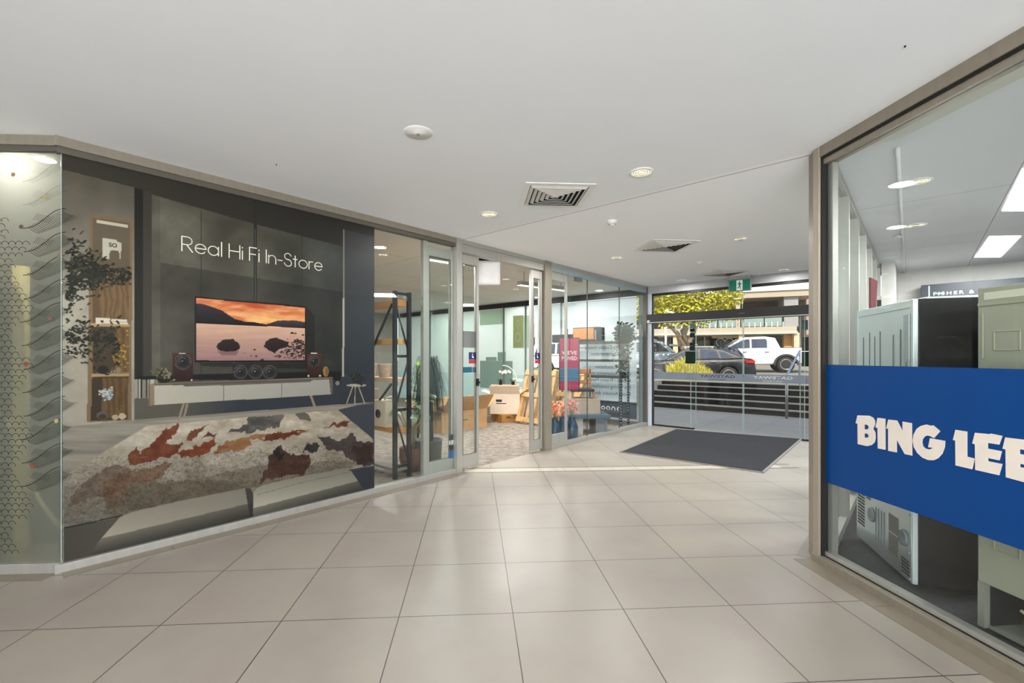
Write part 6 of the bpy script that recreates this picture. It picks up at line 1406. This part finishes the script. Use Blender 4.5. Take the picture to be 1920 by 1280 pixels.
# building across the street
CRM = mat('cream_render', (172, 160, 142), .8, var=.05); GRYR = mat('grey_render', (150, 148, 146), .8, var=.06); BRN = mat('brown_shopfront', (74, 64, 50), .7, var=.15, scale=2); STONE = mat('sandstone_pillar', (216, 188, 150), .85, var=.35, scale=6, bump=.5); TIMB = mat('timber_cladding', (196, 146, 84), .7, var=.2, scale=3, stretch=(1, 1, 6)); BGL = mat('shop_window_dark', (58, 66, 60), .15, spec=.8); BAL = mat('balcony_glass', (136, 154, 148), .1, spec=.8)
TB = 19.5; bl = thing('shop_building', 'two storey shop building across the street with stone pillars and glass balconies', 'building', tuple(gp(1380, TB)))
def bz(py, px, t_=TB): return hit(px, py, S0+sn*t_, sn)
def bbox(name, px0, px1, z0, z1, t0, t1, mm, parent=bl, bevel=0):
    a = hit(px0, 700, S0+sn*t0, sn); b = hit(px1, 700, S0+sn*t0, sn); a.z = b.z = 0; m = MB(); m.par(a+UP*z0, b-a, sn*(t1-t0), (0, 0, z1-z0)); return m.build(name, mm, parent, bevel)
zz = lambda py, px=1400, t_=TB: hit(px, py, S0+sn*t_, sn).z
G0 = gzt(19); z_aw0 = zz(623); z_aw1 = zz(614); z_b1 = zz(580)
bbox('ground_floor_wall', 1180, 1512, G0-.5, z_aw1, TB+2.0, TB+2.6, BRN)
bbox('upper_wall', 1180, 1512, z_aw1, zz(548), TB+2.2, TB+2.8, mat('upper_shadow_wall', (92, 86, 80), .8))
bbox('balcony_slab', 1180, 1494, z_aw0, z_aw1, TB-.6, TB+2.2, CRM)
bbox('awning_fascia', 1180, 1496, z_aw0-.16, z_aw0, TB-.75, TB+2, mat('awning_edge', (184, 180, 170), .6))
bbox('upper_slab', 1180, 1530, zz(560), zz(549), TB-.5, TB+2.2, CRM); bbox('upper_slab', 1180, 1530, zz(549), zz(546), TB-.6, TB+2.2, mat('roof_edge', (226, 220, 206), .6))
for i, (a_, b_) in enumerate(((1302, 1345), (1347, 1384), (1390, 1432), (1434, 1466), (1244, 1300))): bbox('balustrade_glass', a_, b_, z_aw1+.05, z_aw1+1.1, TB-.42, TB-.39, BAL)
for k in range(22): px = 1245+k*10.6; bbox('balustrade_post', px, px+1.6, z_aw1, z_aw1+.32, TB-.5, TB-.44, WHITE)
bbox('balustrade_glass', 1394, 1491, zz(546)+.05, zz(546)+1.25, TB-.42, TB-.39, mat('upper_balcony_glass', (206, 224, 216), .1, spec=.8))
for k in range(9): px = 1396+k*10.8; bbox('balustrade_post', px, px+1.6, zz(546), zz(546)+.3, TB-.5, TB-.44, WHITE)
bbox('stone_column', 1380, 1388, z_aw1, zz(560), TB-.5, TB+.2, CRM); bbox('stone_column', 1385, 1393, G0-.5, z_aw0-.16, TB-.6, TB+.2, STONE); bbox('stone_column', 1262, 1271, G0-.5, z_aw0-.16, TB-.6, TB+.2, STONE); bbox('stone_column', 1489, 1499, G0-.5, z_aw0-.1, TB-.6, TB+.2, STONE)
bbox('timber_panel', 1470, 1489, G0-.5, z_aw0-.16, TB+.0, TB+.6, TIMB); bbox('rendered_pier', 1470, 1497, z_aw1, zz(560), TB-.3, TB+2.2, GRYR)
for i, (a_, b_, c_) in enumerate(((1335, 1383, (196, 188, 158)), (1393, 1430, (186, 182, 156)))): bbox('shop_sign', a_, b_, zz(632), zz(626), TB+1.6, TB+1.7, mat('fascia_cream_%d' % i, c_, .6))
for (a_, b_) in ((1228, 1258), (1272, 1300), (1303, 1332), (1338, 1380), (1395, 1428), (1452, 1468)): bbox('shop_window', a_, b_, G0, zz(635), TB+1.9, TB+2.0, BGL)
bbox('window_frame', 1320, 1323, G0, z_aw0-.2, TB+1.6, TB+1.9, CRM); bbox('downlight_strip', 1232, 1300, z_aw0-.22, z_aw0-.17, TB+.5, TB+.7, WHITE)
m = MB(); hc = bz(645, 1359, TB+1.8); K = 28; pts = []
for k in range(K+1):
    a = 2*math.pi*k/K; hx = 16*math.sin(a)**3; hy = 13*math.cos(a)-5*math.cos(2*a)-2*math.cos(3*a)-math.cos(4*a); pts.append(hc+sdv*(hx*.036)+UP*(hy*.036))
m.tube(pts, .035, 6); m.build('heart_emblem', WHITE, bl)
bbox('white_pole', 1246.5, 1250, G0-.6, zz(610, 1248), TB-4.2, TB-4.05, WHITE)
# next building at right and trees far behind
b2 = thing('brick_building', 'pinkish brick building farther right beyond the side pane', 'building', tuple(gp(1530, 24)))
bbox('wall', 1499, 1700, 0, zz(560, 1510, 24), 24, 26, mat('pinkish_brick', (168, 140, 128), .85, var=.12, scale=4), b2); bbox('roof_clutter', 1500, 1512, zz(560, 1510, 24), zz(555, 1510, 24), 24, 24.5, BLACK, b2)
bbox('shop_window', 1512, 1540, .8, 3.0, 23.9, 24, BGL, b2)
b3_ = thing('low_shop_building', 'low pale shop building at the far left end of the street', 'building', tuple(gp(1150, 20)))
bbox('wall', 900, 1180, 0, 4.2, 21, 24, mat('pale_shop_wall', (196, 186, 170), .8, var=.08), b3_); bbox('shop_window', 1100, 1170, .8, 3.0, 20.9, 21, BGL, b3_); bbox('shop_window', 980, 1080, .8, 3.0, 20.9, 21, BGL, b3_)
